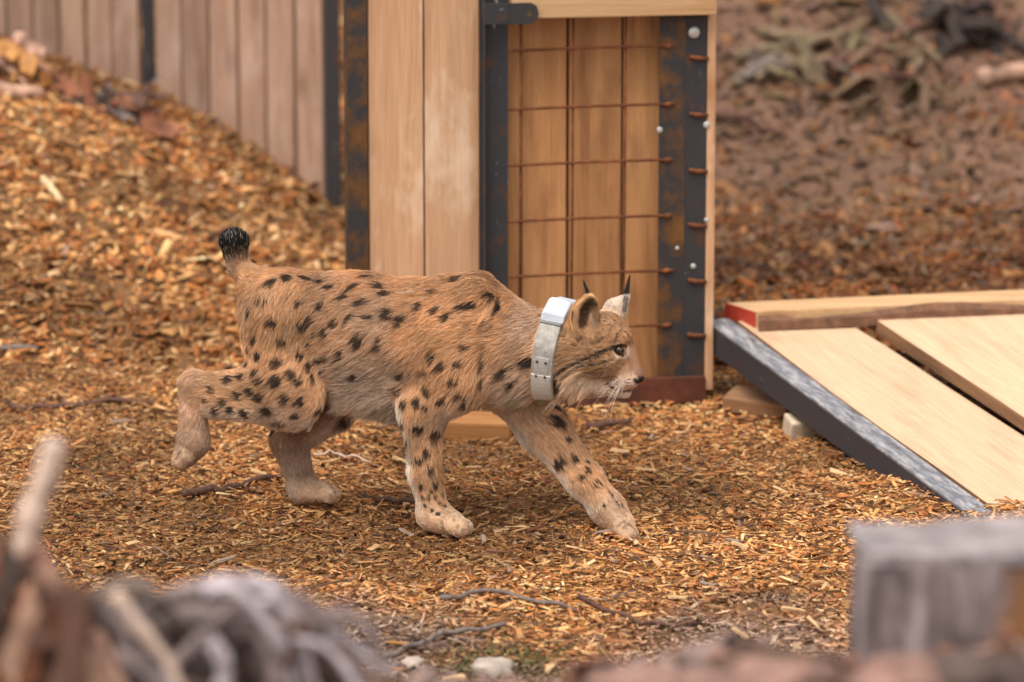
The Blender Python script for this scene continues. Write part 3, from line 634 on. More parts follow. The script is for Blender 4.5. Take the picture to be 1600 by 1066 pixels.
# red brown rotten stump: slabs of bark and split wood
M_PINKBARK = plain('pinkish_bark', (.24, .135, .105), .9, vary=.5, scale=20)
rs = empty('rotten_stump', (near(50, 1060)[0], near(50, 1060)[1], float(height(near(50, 1060)[0], near(50, 1060)[1]))), 'red brown rotten stump of bark slabs below the upright pale stick', 'stump')
c = rock('stump_core', near(45, 1040, -4.5), .085, M_ROOTDARK, 63, (1.0, .7, 1.0)); c.parent = rs; c.matrix_parent_inverse = WM[rs].inverted()
r3 = random.Random(21)
for k in range(90):
    px_ = r3.uniform(-50, 165); top_ = 850 + 55 * (px_ / 100) ** 2 * (px_ > 0) + r3.uniform(-12, 60); p1 = near(px_, top_, -4.68 - .1 * r3.random()); d_ = Vector((r3.uniform(-.5, .5), r3.uniform(-.2, .1), -1)).normalized()
    plank('bark_slab', p1, p1 + d_ * r3.uniform(.06, .2), r3.uniform(.008, .030), r3.uniform(.005, .014), (r3.uniform(-.5, .5), -1, .2), r3.choice([M_REDBARK, M_REDBARK, M_TANWOOD, M_PINKBARK, M_ROOTDARK, M_STICK]), rs, bev=.003, rough=.006)
for k, (px_, py_, r, m_, lb) in enumerate(((1010, 1075, .055, M_PINKBARK, 'pinkish bark lump on the near bank farthest from the weathered post'), (1110, 1068, .045, M_PINKBARK, 'pinkish bark lump on the near bank between two others'), (1230, 1062, .045, M_PINKBARK, 'pinkish bark lump at the foot of the weathered post'),
        (1420, 1052, .05, M_PINKBARK, 'pinkish bark lump in front of the weathered post'), (1530, 1058, .055, M_ROOTDARK, 'dark bark lump in front of the weathered post'))):
    tag(rock('bark_lump', near(px_, py_ + 8, -4.75), r * .9, m_, 80 + k, (1.3, .8, .6)), lb, 'bark')

# ================================================================== THE LYNX
LYAW = math.radians(15)
LAT = np.array([math.sin(LYAW), math.cos(LYAW), 0.0])
def yax(px): return .09 - (px - 720) / 700 * math.tan(LYAW)
def L3(px, py, w=0.0): return at(px, py, yax(px) + w)
def H3(px, py, w=0.0): return at(px, py, yax(925) - (px - 925) / 700 * math.tan(math.radians(20)) + w)
PX = 1 / 700.0
PR = []   # primitives
def cap(a, b, ra, rb, s=1.0, k=18, fur=.016, reg='back', comb=1, head=False, comb_px=None, sub=False):
    f3 = H3 if head else L3
    A = f3(*a); B = f3(*b)
    if comb_px is not None: cv = _R * comb_px[0] - np.array([0, 0, 1.0]) * comb_px[1]
    else:
        cv = (B - A) * comb
        if np.linalg.norm(cv) < 1e-6: cv = np.array([-1.0, 0, -.3])
    cv = cv / np.linalg.norm(cv)
    PR.append(dict(A=A, B=B, ra=ra * PX, rb=rb * PX, s=s, k=k * PX, fur=fur, reg=reg, comb=cv, sub=sub))
BK = (-1, .28)
# trunk
cap((452, 492, 0), (560, 520, 0), 72, 92, .80, 20, .017, 'back', comb_px=BK)
cap((560, 520, 0), (660, 538, 0), 92, 99, .82, 20, .020, 'back', comb_px=BK)
cap((660, 538, 0), (742, 532, 0), 99, 93, .78, 20, .020, 'back', comb_px=BK)
cap((560, 590, 0), (640, 600, 0), 50, 58, .8, 30, .030, 'belly', comb_px=(-1, .6))
cap((700, 452, 0), (752, 446, 0), 17, 17, 1, 26, .018, 'back', comb_px=BK)
cap((752, 545, 0), (852, 545, 0), 78, 60, .85, 24, .022, 'neck', comb_px=(-1, .35))
cap((800, 590, 0), (860, 588, 0), 40, 32, 1, 26, .026, 'neck', comb_px=(-1, .6))
# near shoulder and straight front leg
cap((742, 468, -.055), (712, 590, -.085), 30, 46, .62, 20, .018, 'back', comb_px=(-.8, .5))
cap((712, 592, -.085), (660, 640, -.088), 46, 36, .7, 18, .017, 'leg', comb_px=(-.35, 1))
cap((660, 636, -.088), (664, 738, -.090), 34, 24, .85, 14, .015, 'leg')
cap((664, 738, -.090), (678, 802, -.093), 24, 23, .9, 12, .011, 'leg')
cap((676, 804, -.093), (704, 817, -.095), 24, 20, 1.3, 12, .006, 'paw', comb_px=(1, .3))
for w in (-.036, -.013, .011, .032): cap((712, 821, -.096 + w), (727 - 240 * abs(w), 825, -.097 + w), 15, 15, 1, 5, .005, 'paw', comb_px=(1, .4))
# far shoulder and reaching front leg
cap((760, 470, .055), (800, 590, .075), 30, 48, .62, 20, .018, 'back', comb_px=(-.8, .5))
cap((800, 590, .070), (850, 668, .050), 50, 37, .8, 20, .020, 'leg')
cap((850, 668, .050), (912, 748, .020), 36, 27, .85, 14, .015, 'leg')
cap((912, 748, .020), (950, 795, .004), 27, 25, .9, 12, .012, 'leg')
cap((950, 795, .004), (972, 820, -.007), 26, 20, 1.25, 12, .006, 'paw')
for w in (-.036, -.013, .011, .032): cap((974, 826, -.008 + w), (986 - 170 * abs(w), 835, -.012 + w), 15, 14, 1, 5, .005, 'paw')
# near hind leg, lifted behind
cap((432, 482, -.030), (440, 500, -.055), 56, 62, .62, 22, .016, 'back', comb_px=(-.5, .8))
cap((440, 500, -.060), (448, 612, -.082), 64, 56, .60, 20, .016, 'leg', comb_px=(-.3, 1))
cap((448, 614, -.082), (340, 618, -.082), 55, 35, .70, 16, .013, 'leg')
cap((340, 617, -.082), (304, 603, -.080), 33, 22, .85, 12, .011, 'leg')
cap((303, 601, -.080), (302, 690, -.080), 22, 23, .9, 10, .011, 'shank')
cap((302, 690, -.080), (292, 709, -.080), 25, 20, 1.25, 10, .008, 'shank')
for w in (-.034, -.012, .011, .032): cap((290, 712, -.080 + w), (281 + 100 * abs(w), 720, -.080 + w), 15, 14, 1, 5, .005, 'paw')
# far hind leg, standing
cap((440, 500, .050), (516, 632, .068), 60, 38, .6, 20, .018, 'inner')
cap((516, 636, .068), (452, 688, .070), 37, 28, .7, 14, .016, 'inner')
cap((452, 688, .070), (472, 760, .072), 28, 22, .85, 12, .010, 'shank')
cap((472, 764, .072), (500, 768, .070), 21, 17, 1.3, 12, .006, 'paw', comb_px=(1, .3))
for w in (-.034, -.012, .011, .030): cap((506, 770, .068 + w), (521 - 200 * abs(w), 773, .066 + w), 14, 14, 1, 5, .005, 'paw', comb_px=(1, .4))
# tail
cap((405, 446, 0), (374, 418, 0), 24, 16, 1, 22, .014, 'back')
cap((376, 422, 0), (371, 411, 0), 15, 15, 1, 8, .010, 'tailbase', comb_px=(-.2, -1))
cap((369, 401, 0), (366, 380, 0), 18, 23, 1, 5, .010, 'tailtip', comb_px=(-.15, -1))
# head
HB = (-1, .35)
cap((905, 532, 0), (945, 526, 0), 46, 38, .98, 14, .013, 'head', head=True, comb_px=HB)
cap((870, 545, 0), (912, 545, 0), 54, 46, 1, 22, .020, 'head', head=True, comb_px=HB)
cap((925, 562, -.030), (950, 568, -.026), 30, 22, 1, 14, .012, 'head', head=True, comb_px=HB)
cap((925, 562, .030), (950, 568, .026), 30, 22, 1, 14, .012, 'head', head=True, comb_px=HB)
cap((900, 588, -.045), (908, 598, -.040), 20, 18, 1, 16, .026, 'ruff', head=True, comb_px=(-.8, 1))
cap((900, 588, .045), (908, 598, .040), 20, 18, 1, 16, .026, 'ruff', head=True, comb_px=(-.8, 1))
cap((945, 540, 0), (972, 578, 0), 33, 21, 1, 10, .006, 'face', head=True, comb_px=HB)
cap((958, 520, -.020), (973, 525, -.016), 18, 15, 1, 8, .006, 'face', head=True, comb_px=HB)
cap((958, 520, .020), (973, 525, .016), 18, 15, 1, 8, .006, 'face', head=True, comb_px=HB)
cap((971, 532, 0), (992, 577, 0), 17, 9.5, 1, 6, .003, 'bridge', head=True, comb_px=(-.5, -1))
cap((972, 594, -.017), (986, 594, -.012), 16, 13, 1, 4, .004, 'muzzle', head=True, comb_px=HB)
cap((972, 594, .017), (986, 594, .012), 16, 13, 1, 4, .004, 'muzzle', head=True, comb_px=HB)
cap((930, 592, 0), (965, 603, 0), 28, 16, 1, 12, .012, 'chin', head=True, comb_px=HB)
cap((965, 608, 0), (977, 612, 0), 13, 10, 1, 4, .006, 'chin', head=True, comb_px=HB)
cap((996, 583, 0), (1000, 591, 0), 8, 6.5, 1.25, 3, .0, 'nose', head=True)
# ears
cap((911, 514, -.050), (914, 490, -.054), 26, 23, .60, 8, .005, 'ear', head=True, comb_px=(.2, -1))
cap((914, 490, -.054), (921, 471, -.057), 23, 14, .58, 4, .004, 'ear', head=True, comb_px=(.2, -1))
cap((953, 502, .045), (962, 484, .050), 21, 18, .6, 8, .005, 'earback', head=True, comb_px=(.4, -1))
cap((962, 484, .050), (979, 464, .053), 18, 7, .55, 4, .004, 'earback', head=True, comb_px=(.4, -1))
cap((921, 510, -.071), (921, 490, -.073), 17, 17, .95, 3, 0, 'earhole', head=True, sub=True)
cap((921, 490, -.073), (924, 474, -.073), 17, 10, .9, 2, 0, 'earhole', head=True, sub=True)
# eye socket
cap((970, 547, -.0345), (967, 547, -.0345), 7, 7, 1, 3, 0, 'socket', head=True, sub=True)
cap((973, 547, .0300), (971, 547, .0300), 7, 7, 1, 3, 0, 'socket', head=True, sub=True)

def prim_d(p, P):
    ba = p['B'] - p['A']; L2 = max(float(ba @ ba), 1e-10); pa = P - p['A']
    t = np.clip(pa @ ba / L2, 0, 1); q = pa - t[..., None] * ba; ql = q @ LAT
    d = np.sqrt(np.maximum((q * q).sum(-1) - ql * ql + (ql / p['s']) ** 2, 1e-12)) - (p['ra'] + (p['rb'] - p['ra']) * t)
    return d * (min(1.0, p['s']) ** .5)
def smin(a, b, k):
    h = np.clip(k - np.abs(a - b), 0, None) / k; return np.minimum(a, b) - h * h * k * .25
def sdf(P):
    D = None
    for p in PR:
        d = prim_d(p, P)
        if D is None: D = d
        elif p['sub']: D = -smin(-D, d, p['k'])
        else: D = smin(D, d, p['k'])
    return D
HS = .0036
allp = np.array([q for p in PR for q in (p['A'] - max(p['ra'], p['rb']) * max(1, p['s']), p['B'] - max(p['ra'], p['rb']) * max(1, p['s']), p['A'] + max(p['ra'], p['rb']) * max(1, p['s']), p['B'] + max(p['ra'], p['rb']) * max(1, p['s']))])
lo = allp.min(0) - .02; hi = allp.max(0) + .02; dims = np.ceil((hi - lo) / HS).astype(int) + 1
Dg = np.full(dims, .05, np.float32)
ax = [lo[k] + HS * np.arange(dims[k]) for k in range(3)]
for p in PR:
    R_ = max(p['ra'], p['rb']) * max(1.0, p['s']) + p['k'] + .012
    i0 = np.maximum(((np.minimum(p['A'], p['B']) - R_ - lo) / HS).astype(int), 0); i1 = np.minimum(((np.maximum(p['A'], p['B']) + R_ - lo) / HS).astype(int) + 2, dims)
    sl = tuple(slice(i0[k], i1[k]) for k in range(3))
    G = np.stack(np.meshgrid(*[ax[k][sl[k]] for k in range(3)], indexing='ij'), -1)
    d = prim_d(p, G).astype(np.float32); sub = Dg[sl]
    Dg[sl] = -smin(-sub, d, p['k']) if p['sub'] else smin(sub, np.minimum(d, .05), p['k'])
def surface_nets(D, lo, h):
    s = D < 0; nx, ny, nz = D.shape
    cnt = np.zeros((nx - 1, ny - 1, nz - 1), np.int8)
    offs = [(a, b, c) for a in (0, 1) for b in (0, 1) for c in (0, 1)]
    for a, b, c in offs: cnt += s[a:nx - 1 + a, b:ny - 1 + b, c:nz - 1 + c]
    act = np.argwhere((cnt > 0) & (cnt < 8)); idx = -np.ones(cnt.shape, np.int64); idx[tuple(act.T)] = np.arange(len(act))
    acc = np.zeros((len(act), 3)); num = np.zeros(len(act))
    dv = {o: D[act[:, 0] + o[0], act[:, 1] + o[1], act[:, 2] + o[2]] for o in offs}
    for o in offs:
        for k in range(3):
            if o[k]: continue
            o2 = list(o); o2[k] = 1; o2 = tuple(o2); da, db = dv[o], dv[o2]; m = (da < 0) != (db < 0)
            t = np.where(m, da / np.where(m, da - db, 1), 0); p = np.array(o, float)[None] + np.eye(3)[k][None] * t[:, None]
            acc[m] += p[m]; num[m] += 1
    V = lo + h * (act + acc / num[:, None]); quads = []
    for k in range(3):
        sh = [slice(None)] * 3; sh2 = [slice(None)] * 3; sh[k] = slice(0, -1); sh2[k] = slice(1, None)
        A = s[tuple(sh)]; B = s[tuple(sh2)]; e = np.argwhere(A != B); u, v = [q for q in range(3) if q != k]
        e = e[(e[:, u] > 0) & (e[:, v] > 0) & (e[:, u] < D.shape[u] - 1) & (e[:, v] < D.shape[v] - 1)]
        c = []
        for du, dv_ in ((1, 1), (0, 1), (0, 0), (1, 0)):
            q = e.copy(); q[:, u] -= du; q[:, v] -= dv_; c.append(idx[tuple(q.T)])
        quad = np.stack(c, -1); flip = A[tuple(e.T)] if k != 1 else ~A[tuple(e.T)]
        quad[~flip] = quad[~flip][:, ::-1]; quads.append(quad)
    return V, np.concatenate(quads)
LV, LQ = surface_nets(Dg, lo, HS)
# normals
e1 = LV[LQ[:, 2]] - LV[LQ[:, 0]]; e2 = LV[LQ[:, 3]] - LV[LQ[:, 1]]; fn = np.cross(e1, e2)
LN = np.zeros_like(LV)
for k in range(4): np.add.at(LN, LQ[:, k], fn)
LN /= np.linalg.norm(LN, axis=1)[:, None] + 1e-12
bvh = BVHTree.FromPolygons([tuple(v) for v in LV], [tuple(int(a) for a in q) for q in LQ])
def hit(px, py):
    d = Vector(ray(px, py)).normalized(); r = bvh.ray_cast(Vector(CAM), d)
    return None if r[0] is None else (np.array(r[0]), np.array(r[1]))

# ---- coat colours
CO_ = dict(back=(.63, .325, .145), leg=(.63, .345, .17), paw=(.66, .43, .27), shank=(.60, .37, .235), belly=(.80, .63, .48), neck=(.60, .35, .19),
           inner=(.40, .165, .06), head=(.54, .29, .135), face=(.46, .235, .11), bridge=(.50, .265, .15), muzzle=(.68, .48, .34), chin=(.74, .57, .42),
           ruff=(.68, .46, .29), nose=(.14, .055, .040), ear=(.50, .26, .115), earback=(.66, .52, .40), earhole=(.10, .05, .03), socket=(.03, .02, .015),
           tailbase=(.62, .38, .22), tailtip=(.005, .0045, .005))
regs = [p['reg'] for p in PR]; RC = np.array([CO_[r] for r in regs]); RF = np.array([p['fur'] for p in PR]); RCOMB = np.array([p['comb'] for p in PR])
SP = []   # spots: point, normal, half length, half width, angle, strength
def spots(ox, oy, sc, lst, strength=1.0):
    for t in lst:
        zx, zy, a, b = (list(t) + [t[2]])[:4] if len(t) == 3 else t[:4]; ang = t[4] if len(t) > 4 else 0
        h_ = hit(ox + zx / sc, oy + zy / sc)
        if h_: SP.append((h_[0], h_[1], a / sc * PX * .56 + .0005, b / sc * PX * .56 + .0005, math.radians(ang), strength))
spots(240, 340, 3.5525, [(660, 350, 50, 35, 20), (750, 332, 60, 45), (850, 337, 75, 35, -10), (930, 352, 60, 25, -15), (985, 385, 50, 30), (1110, 390, 85, 35, 30), (1060, 445, 55, 30, 10), (1175, 470, 80, 40, 20), (1265, 380, 70, 40, -20),
 (930, 490, 42, 47), (810, 465, 50, 25), (875, 560, 35, 62), (830, 590, 72, 47), (660, 575, 52, 37), (585, 450, 30, 25), (620, 455, 25, 20), (530, 510, 30, 45), (1010, 580, 57, 42, 30), (955, 630, 32, 47), (1100, 555, 47, 30, 20), (1310, 535, 62, 45, 40), (1390, 575, 75, 37, 40),
 (1150, 680, 60, 82), (1265, 700, 42, 80), (560, 668, 30, 37), (495, 645, 20, 30), (465, 695, 25, 30), (525, 715, 25, 35), (715, 675, 47, 47), (580, 755, 42, 52), (820, 750, 42, 47), (690, 790, 62, 52), (880, 705, 25, 40), (905, 640, 20, 30), (1050, 755, 37, 52), (975, 780, 42, 42), (925, 795, 40, 25),
 (865, 815, 30, 45), (520, 800, 30, 45), (775, 860, 52, 52), (565, 850, 32, 42), (590, 900, 37, 42), (490, 885, 42, 47), (415, 900, 50, 45), (685, 905, 67, 62), (810, 905, 42, 42), (880, 880, 25, 35), (945, 860, 42, 30), (1135, 890, 37, 60), (540, 965, 50, 42), (590, 1000, 52, 47), (475, 995, 42, 42), (735, 1005, 47, 60), (820, 1020, 42, 42), (395, 1030, 42, 42), (440, 785, 35, 30),
 (850, 275, 120, 18, -4), (1030, 290, 110, 22, -6), (1200, 330, 60, 22, -6), (1300, 420, 70, 30, -10), (1210, 548, 60, 26, 0)])
spots(240, 560, 3.5525, [(350, 290, 37, 52), (435, 290, 37, 52), (515, 310, 47, 57), (640, 290, 62, 52), (595, 370, 62, 45), (460, 375, 42, 37), (700, 362, 70, 27), (670, 398, 50, 22), (545, 398, 60, 25), (915, 285, 42, 42), (1060, 350, 57, 57), (800, 310, 42, 37), (1385, 240, 30, 42), (325, 180, 30, 42), (297, 235, 25, 25), (375, 350, 30, 27)])
spots(600, 400, 3.552, [(10, 175, 25, 50), (210, 275, 42, 47), (110, 360, 70, 45, 45), (35, 320, 50, 60, 30), (300, 300, 55, 35, 45), (415, 130, 60, 30, 20), (510, 95, 60, 30, -15), (475, 275, 110, 37, 5), (595, 215, 60, 25, -10), (640, 270, 35, 70), (360, 335, 65, 38, 40), (465, 500, 42, 32), (280, 545, 42, 60), (240, 625, 32, 42), (420, 590, 60, 30), (555, 590, 30, 70), (800, 595, 70, 52),
 (680, 640, 40, 85, -25), (540, 690, 45, 45), (395, 680, 52, 32), (245, 725, 55, 52), (110, 660, 55, 35, 40), (190, 800, 45, 52), (115, 810, 45, 42), (320, 800, 65, 32, 20), (440, 765, 62, 32, -20), (455, 815, 52, 35), (100, 920, 40, 48), (195, 945, 56, 52), (285, 985, 54, 52), (950, 910, 85, 52), (960, 838, 80, 30, -10), (330, 600, 55, 35, 45), (85, 745, 40, 32), (235, 830, 32, 32), (285, 195, 42, 30), (730, 700, 30, 60, -20)])
spots(600, 400, 3.552, [(585, 395, 70, 90), (480, 390, 50, 40, 30), (700, 330, 60, 25), (560, 500, 40, 60)], .45)
spots(600, 600, 3.636, [(240, 380, 40, 42), (190, 425, 62, 37), (260, 480, 40, 42), (130, 320, 27, 37), (290, 570, 27, 42), (205, 570, 27, 42), (105, 210, 32, 47), (250, 640, 22), (310, 670, 22), (265, 600, 22), (290, 640, 20), (340, 690, 20), (230, 690, 20), (300, 740, 20), (270, 720, 20), (215, 640, 20), (330, 620, 20), (1045, 305, 40, 32), (985, 440, 50, 92, -25), (1075, 415, 37, 52), (1150, 485, 32, 32), (1120, 525, 42, 32), (1190, 575, 22), (1150, 435, 22), (1210, 550, 20), (1295, 630, 17), (1320, 670, 17), (1275, 610, 17), (1250, 690, 15), (1350, 690, 17)])
# far flank and far sides of the legs: scattered spots of the same kind
far = np.argwhere((LN @ LAT > .35) | ((LN @ LAT > -.1) & (LN[:, 2] < .2) & (LV[:, 2] < .3))).ravel(); pts = []
for q in rng.permutation(far)[:4000]:
    P_ = LV[q]; d_ = np.array([prim_d(p, P_[None])[0] for p in PR[:38]])
    if regs[int(d_.argmin())] not in ('back', 'leg', 'neck', 'inner'): continue
    if all(np.linalg.norm(P_ - o_) > .037 for o_ in pts) and all(np.linalg.norm(P_ - o_[0]) > .035 for o_ in SP):
        pts.append(P_)
        SP.append((P_, LN[q], rng.uniform(.006, .010), rng.uniform(.005, .008), rng.uniform(-.6, .6), 1.0))
    if len(pts) > 90: break
# face stripes as polylines (3-D after projection)
STR = []
def stripe(ox, oy, sc, pts, w, strength=1.0, colr=(.026, .016, .012)):
    P = [hit(ox + a / sc, oy + b / sc) for a, b in pts]; P = [p[0] for p in P if p]
    for a, b in zip(P[:-1], P[1:]): STR.append((a, b, w / sc * PX * .5, strength, np.array(colr)))
Z3 = (800, 420, 4.845)
stripe(*Z3, [(775, 590), (690, 620), (580, 680), (500, 712), (440, 735), (355, 795)], 24, .95)
stripe(*Z3, [(700, 640), (620, 690), (540, 730), (440, 790)], 18, .8)
stripe(*Z3, [(730, 700), (640, 725), (560, 735)], 17, .75)
stripe(*Z3, [(800, 490), (785, 550)], 14, .9); stripe(*Z3, [(700, 520), (660, 560)], 14, .6); stripe(*Z3, [(840, 440), (820, 480)], 12, .6)
stripe(*Z3, [(760, 430), (740, 480)], 12, .5); stripe(*Z3, [(640, 560), (560, 600)], 14, .5)
stripe(*Z3, [(365, 840), (365, 890)], 70, 1.0); stripe(*Z3, [(300, 370), (310, 400)], 36, .8); stripe(*Z3, [(400, 480), (395, 520)], 26, .6); stripe(*Z3, [(300, 540), (290, 590)], 30, .6)
stripe(*Z3, [(460, 330), (440, 460)], 16, .8); stripe(*Z3, [(520, 520), (470, 590)], 24, .6)
stripe(*Z3, [(725, 868), (770, 905), (850, 925), (900, 920)], 18, 1.0)
for yy in (826, 849, 873): stripe(*Z3, [(790, yy), (890, yy + 14)], 8, .85)
stripe(*Z3, [(880, 590), (878, 640), (862, 668)], 22, .8, (.74, .60, .48)); stripe(*Z3, [(765, 625), (800, 668), (850, 676)], 14, .7, (.70, .52, .37)); stripe(*Z3, [(790, 570), (830, 558), (860, 562)], 14, .65, (.68, .50, .35))
stripe(*Z3, [(770, 595), (795, 645), (840, 658)], 15, .95); stripe(*Z3, [(770, 592), (830, 572), (868, 592)], 16, .95); stripe(*Z3, [(860, 470), (885, 520)], 14, .6); stripe(*Z3, [(800, 420), (780, 380)], 14, .5); stripe(*Z3, [(690, 600), (600, 640), (520, 660)], 16, .4, (.16, .07, .03)); stripe(*Z3, [(740, 740), (640, 780), (520, 800)], 22, .45, (.20, .09, .04)); stripe(*Z3, [(840, 700), (800, 740), (730, 760)], 50, .5, (.24, .11, .05)); stripe(*Z3, [(890, 690), (900, 760)], 30, .4, (.30, .14, .07)); stripe(*Z3, [(600, 780), (500, 830)], 26, .5, (.16, .07, .03)); stripe(*Z3, [(640, 930), (650, 960)], 40, .6, (.18, .08, .04)); stripe(*Z3, [(868, 640), (880, 690)], 12, .5)
for yy in (838, 861, 885): stripe(*Z3, [(780, yy), (890, yy + 14)], 8, .7, (.86, .74, .62))
stripe(*Z3, [(935, 845), (960, 860)], 34, 1.0, (.02, .012, .011)); stripe(*Z3, [(975, 805), (990, 815)], 26, .8, (.30, .13, .09))
stripe(*Z3, [(780, 945), (860, 960)], 44, .8, (.82, .68, .54)); stripe(*Z3, [(440, 860), (560, 850), (680, 850)], 50, .5, (.80, .62, .44)); stripe(*Z3, [(600, 900), (690, 920)], 60, .6, (.78, .62, .46))
stripe(*Z3, [(300, 740), (300, 830)], 40, .6, (.78, .60, .44))
stripe(*Z3, [(455, 460), (440, 360), (500, 260), (590, 195)], 14, .8, (.70, .36, .13)); stripe(*Z3, [(600, 195), (650, 240), (668, 330), (680, 400)], 18, .8, (.70, .40, .16))
stripe(*Z3, [(860, 230), (850, 320)], 36, .85, (.10, .085, .085)); stripe(*Z3, [(905, 220), (890, 320), (860, 390)], 18, .8, (.62, .32, .12))
stripe(*Z3, [(530, 410), (545, 330), (590, 260)], 80, .9, (.05, .026, .016)); stripe(*Z3, [(620, 380), (620, 300)], 60, .55, (.20, .11, .06)); stripe(*Z3, [(590, 400), (600, 340)], 12, .7, (.55, .42, .32))  # ear cup filled dark, painting in the shade of its depth
# dark claw sheaths, plus toe creases whose shade is painted as dark strokes
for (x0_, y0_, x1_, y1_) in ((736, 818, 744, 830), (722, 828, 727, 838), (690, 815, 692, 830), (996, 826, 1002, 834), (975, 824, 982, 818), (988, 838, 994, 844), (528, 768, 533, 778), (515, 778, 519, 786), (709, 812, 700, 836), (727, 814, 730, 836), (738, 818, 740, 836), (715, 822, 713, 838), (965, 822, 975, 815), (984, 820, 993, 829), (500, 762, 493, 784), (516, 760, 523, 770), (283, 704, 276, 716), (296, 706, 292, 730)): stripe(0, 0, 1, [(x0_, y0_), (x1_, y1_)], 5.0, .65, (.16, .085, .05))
SPA = np.array([s[0] for s in SP])
nz_ = lambda P, s: vnoise(P + 5.3, s)
def coat(P, Nn):
    d = np.stack([prim_d(p, P) for p in PR], -1)
    for i, p in enumerate(PR):
        if p['sub']: d[:, i] = np.abs(d[:, i]) * .35 + .0015 if True else 0
    w = np.exp(-np.clip(d, -.004, None) / .0075); w /= w.sum(1)[:, None] + 1e-12
    c = w @ RC; fur = w @ RF; comb = w @ RCOMB; comb /= np.linalg.norm(comb, axis=1)[:, None] + 1e-9
    trunk = w[:, :7].sum(1) + w[:, [i for i, r in enumerate(regs) if r in ('leg', 'inner')]].sum(1)
    # pale underside of the trunk, pale inner and rear edges of the legs
    under = S(-Nn[:, 2], -.05, .75) * trunk; flank = S(.30 - P[:, 2], -.02, .12) * w[:, :7].sum(1)
    cream = np.array([.80, .62, .46]); u = np.clip(.75 * under + .55 * flank, 0, .9)[:, None]; c = c * (1 - u) + cream * u
    legm = w[:, [i for i, r in enumerate(regs) if r in ('leg',)]].sum(1); rear = S(-Nn[:, 0] + .25 * Nn[:, 1], .35, .85) * legm * S(.36 - P[:, 2], 0, .1)
    c = c * (1 - .85 * rear[:, None]) + np.array([.86, .74, .62]) * .85 * rear[:, None]
    top = S(Nn[:, 2], .3, .95) * w[:, :6].sum(1); c = c * (1 - .22 * top[:, None] * np.array([.6, .9, 1.0]))
    f = (.58 + .72 * nz_(P, 16))[:, None] * (.80 + .40 * nz_(P + 2, 75))[:, None]
    grey = S(nz_(P + 8, 9), .5, .8)[:, None] * .28; c = c * f; c = c * (1 - grey) + c.mean(1)[:, None] * np.array([1.12, 1.0, .88]) * grey
    dark = np.zeros(len(P)); bod = np.array([1.0, 0, 0])
    for (sp, sn, a, b, ang, st) in SP:
        near_ = np.argwhere(np.abs(P - sp).max(1) < 2.2 * max(a, b) + .004).ravel()
        if not len(near_): continue
        q = P[near_] - sp; ok = Nn[near_] @ sn > -.1
        tx = np.array([1.0, 0, 0]) - sn * sn[0]
        if np.linalg.norm(tx) < .35: tx = np.array([0, -1.0, 0]) - sn * -sn[1]
        tx /= np.linalg.norm(tx); ty = np.cross(sn, tx); ty = ty if ty[2] > 0 else -ty
        if sn[1] > 0: tx = tx
        X = q @ tx; Yq = q @ ty; ca, sa = math.cos(ang), math.sin(ang); X2 = X * ca + Yq * sa; Y2 = -X * sa + Yq * ca
        r = np.sqrt((X2 / a) ** 2 + (Y2 / b) ** 2) + .30 * (nz_(P[near_], 160) - .5)
        dark[near_] = np.maximum(dark[near_], st * (1 - S(r, .82, 1.32)) * ok)
    cst = []
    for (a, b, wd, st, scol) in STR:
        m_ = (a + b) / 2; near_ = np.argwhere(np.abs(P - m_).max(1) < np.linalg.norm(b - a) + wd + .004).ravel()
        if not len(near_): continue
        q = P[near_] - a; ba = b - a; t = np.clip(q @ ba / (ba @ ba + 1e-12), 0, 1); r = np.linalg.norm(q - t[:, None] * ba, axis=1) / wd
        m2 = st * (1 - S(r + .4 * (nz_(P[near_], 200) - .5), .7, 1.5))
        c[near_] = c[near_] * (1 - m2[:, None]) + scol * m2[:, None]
    ni = regs.index('nose'); nm = (1 - S(d[:, ni], .0008, .0028))[:, None]; low = S(H3(998, 586)[2] - P[:, 2], -.003, .004)[:, None]
    c = c * (1 - nm) + nm * (np.array([.30, .15, .11]) * (1 - low) + np.array([.018, .012, .011]) * low)
    dk = (dark * (.88 + .12 * nz_(P + 3, 22)))[:, None]; c = c * (1 - dk) + np.array([.026, .016, .012]) * dk
    return np.clip(c, .004, .9), fur, comb, w, dark
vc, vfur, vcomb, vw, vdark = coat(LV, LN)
lz = float(height(-.1, 0)); lroot_loc = np.array([L3(640, 700)[0], yax(640), lz])
lynx = empty('lynx', lroot_loc, 'spotted orange brown lynx with short black tipped tail walking over the wood chips', 'lynx')
M_SKIN = attr_mat('lynx_skin', .8, spec=.2)
body = big_mesh('body', LV, LQ, M_SKIN, vc * .9, smooth=True, parent=lynx)

# ---- fur
def make_hair(name, pos, r0, r1, colr, mat, parent):
    n, k, _ = pos.shape; hc = bpy.data.hair_curves.new(name); hc.add_curves([k] * n)
    hc.attributes['position'].data.foreach_set('vector', np.ascontiguousarray(pos, dtype=np.float32).ravel())
    ra = hc.attributes.get('radius') or hc.attributes.new('radius', 'FLOAT', 'POINT')
    prof = (r0 + (r1 - r0) * np.linspace(0, 1, k) ** 1.3)
    ra.data.foreach_set('value', np.tile(prof, n).astype(np.float32))
    ca = hc.attributes.new('col', 'FLOAT_COLOR', 'POINT'); c4 = np.ones((n, k, 4), np.float32)
    sh = np.linspace(.80, 1.10, k)[None, :, None]; c4[..., :3] = np.clip(colr[:, None, :] * sh, 0, 1)
    ca.data.foreach_set('color', c4.ravel()); hc.materials.append(mat)
    o = bpy.data.objects.new(name, hc); link(o, None, parent); return o
M_FUR = attr_mat('lynx_fur', .6, spec=.25)
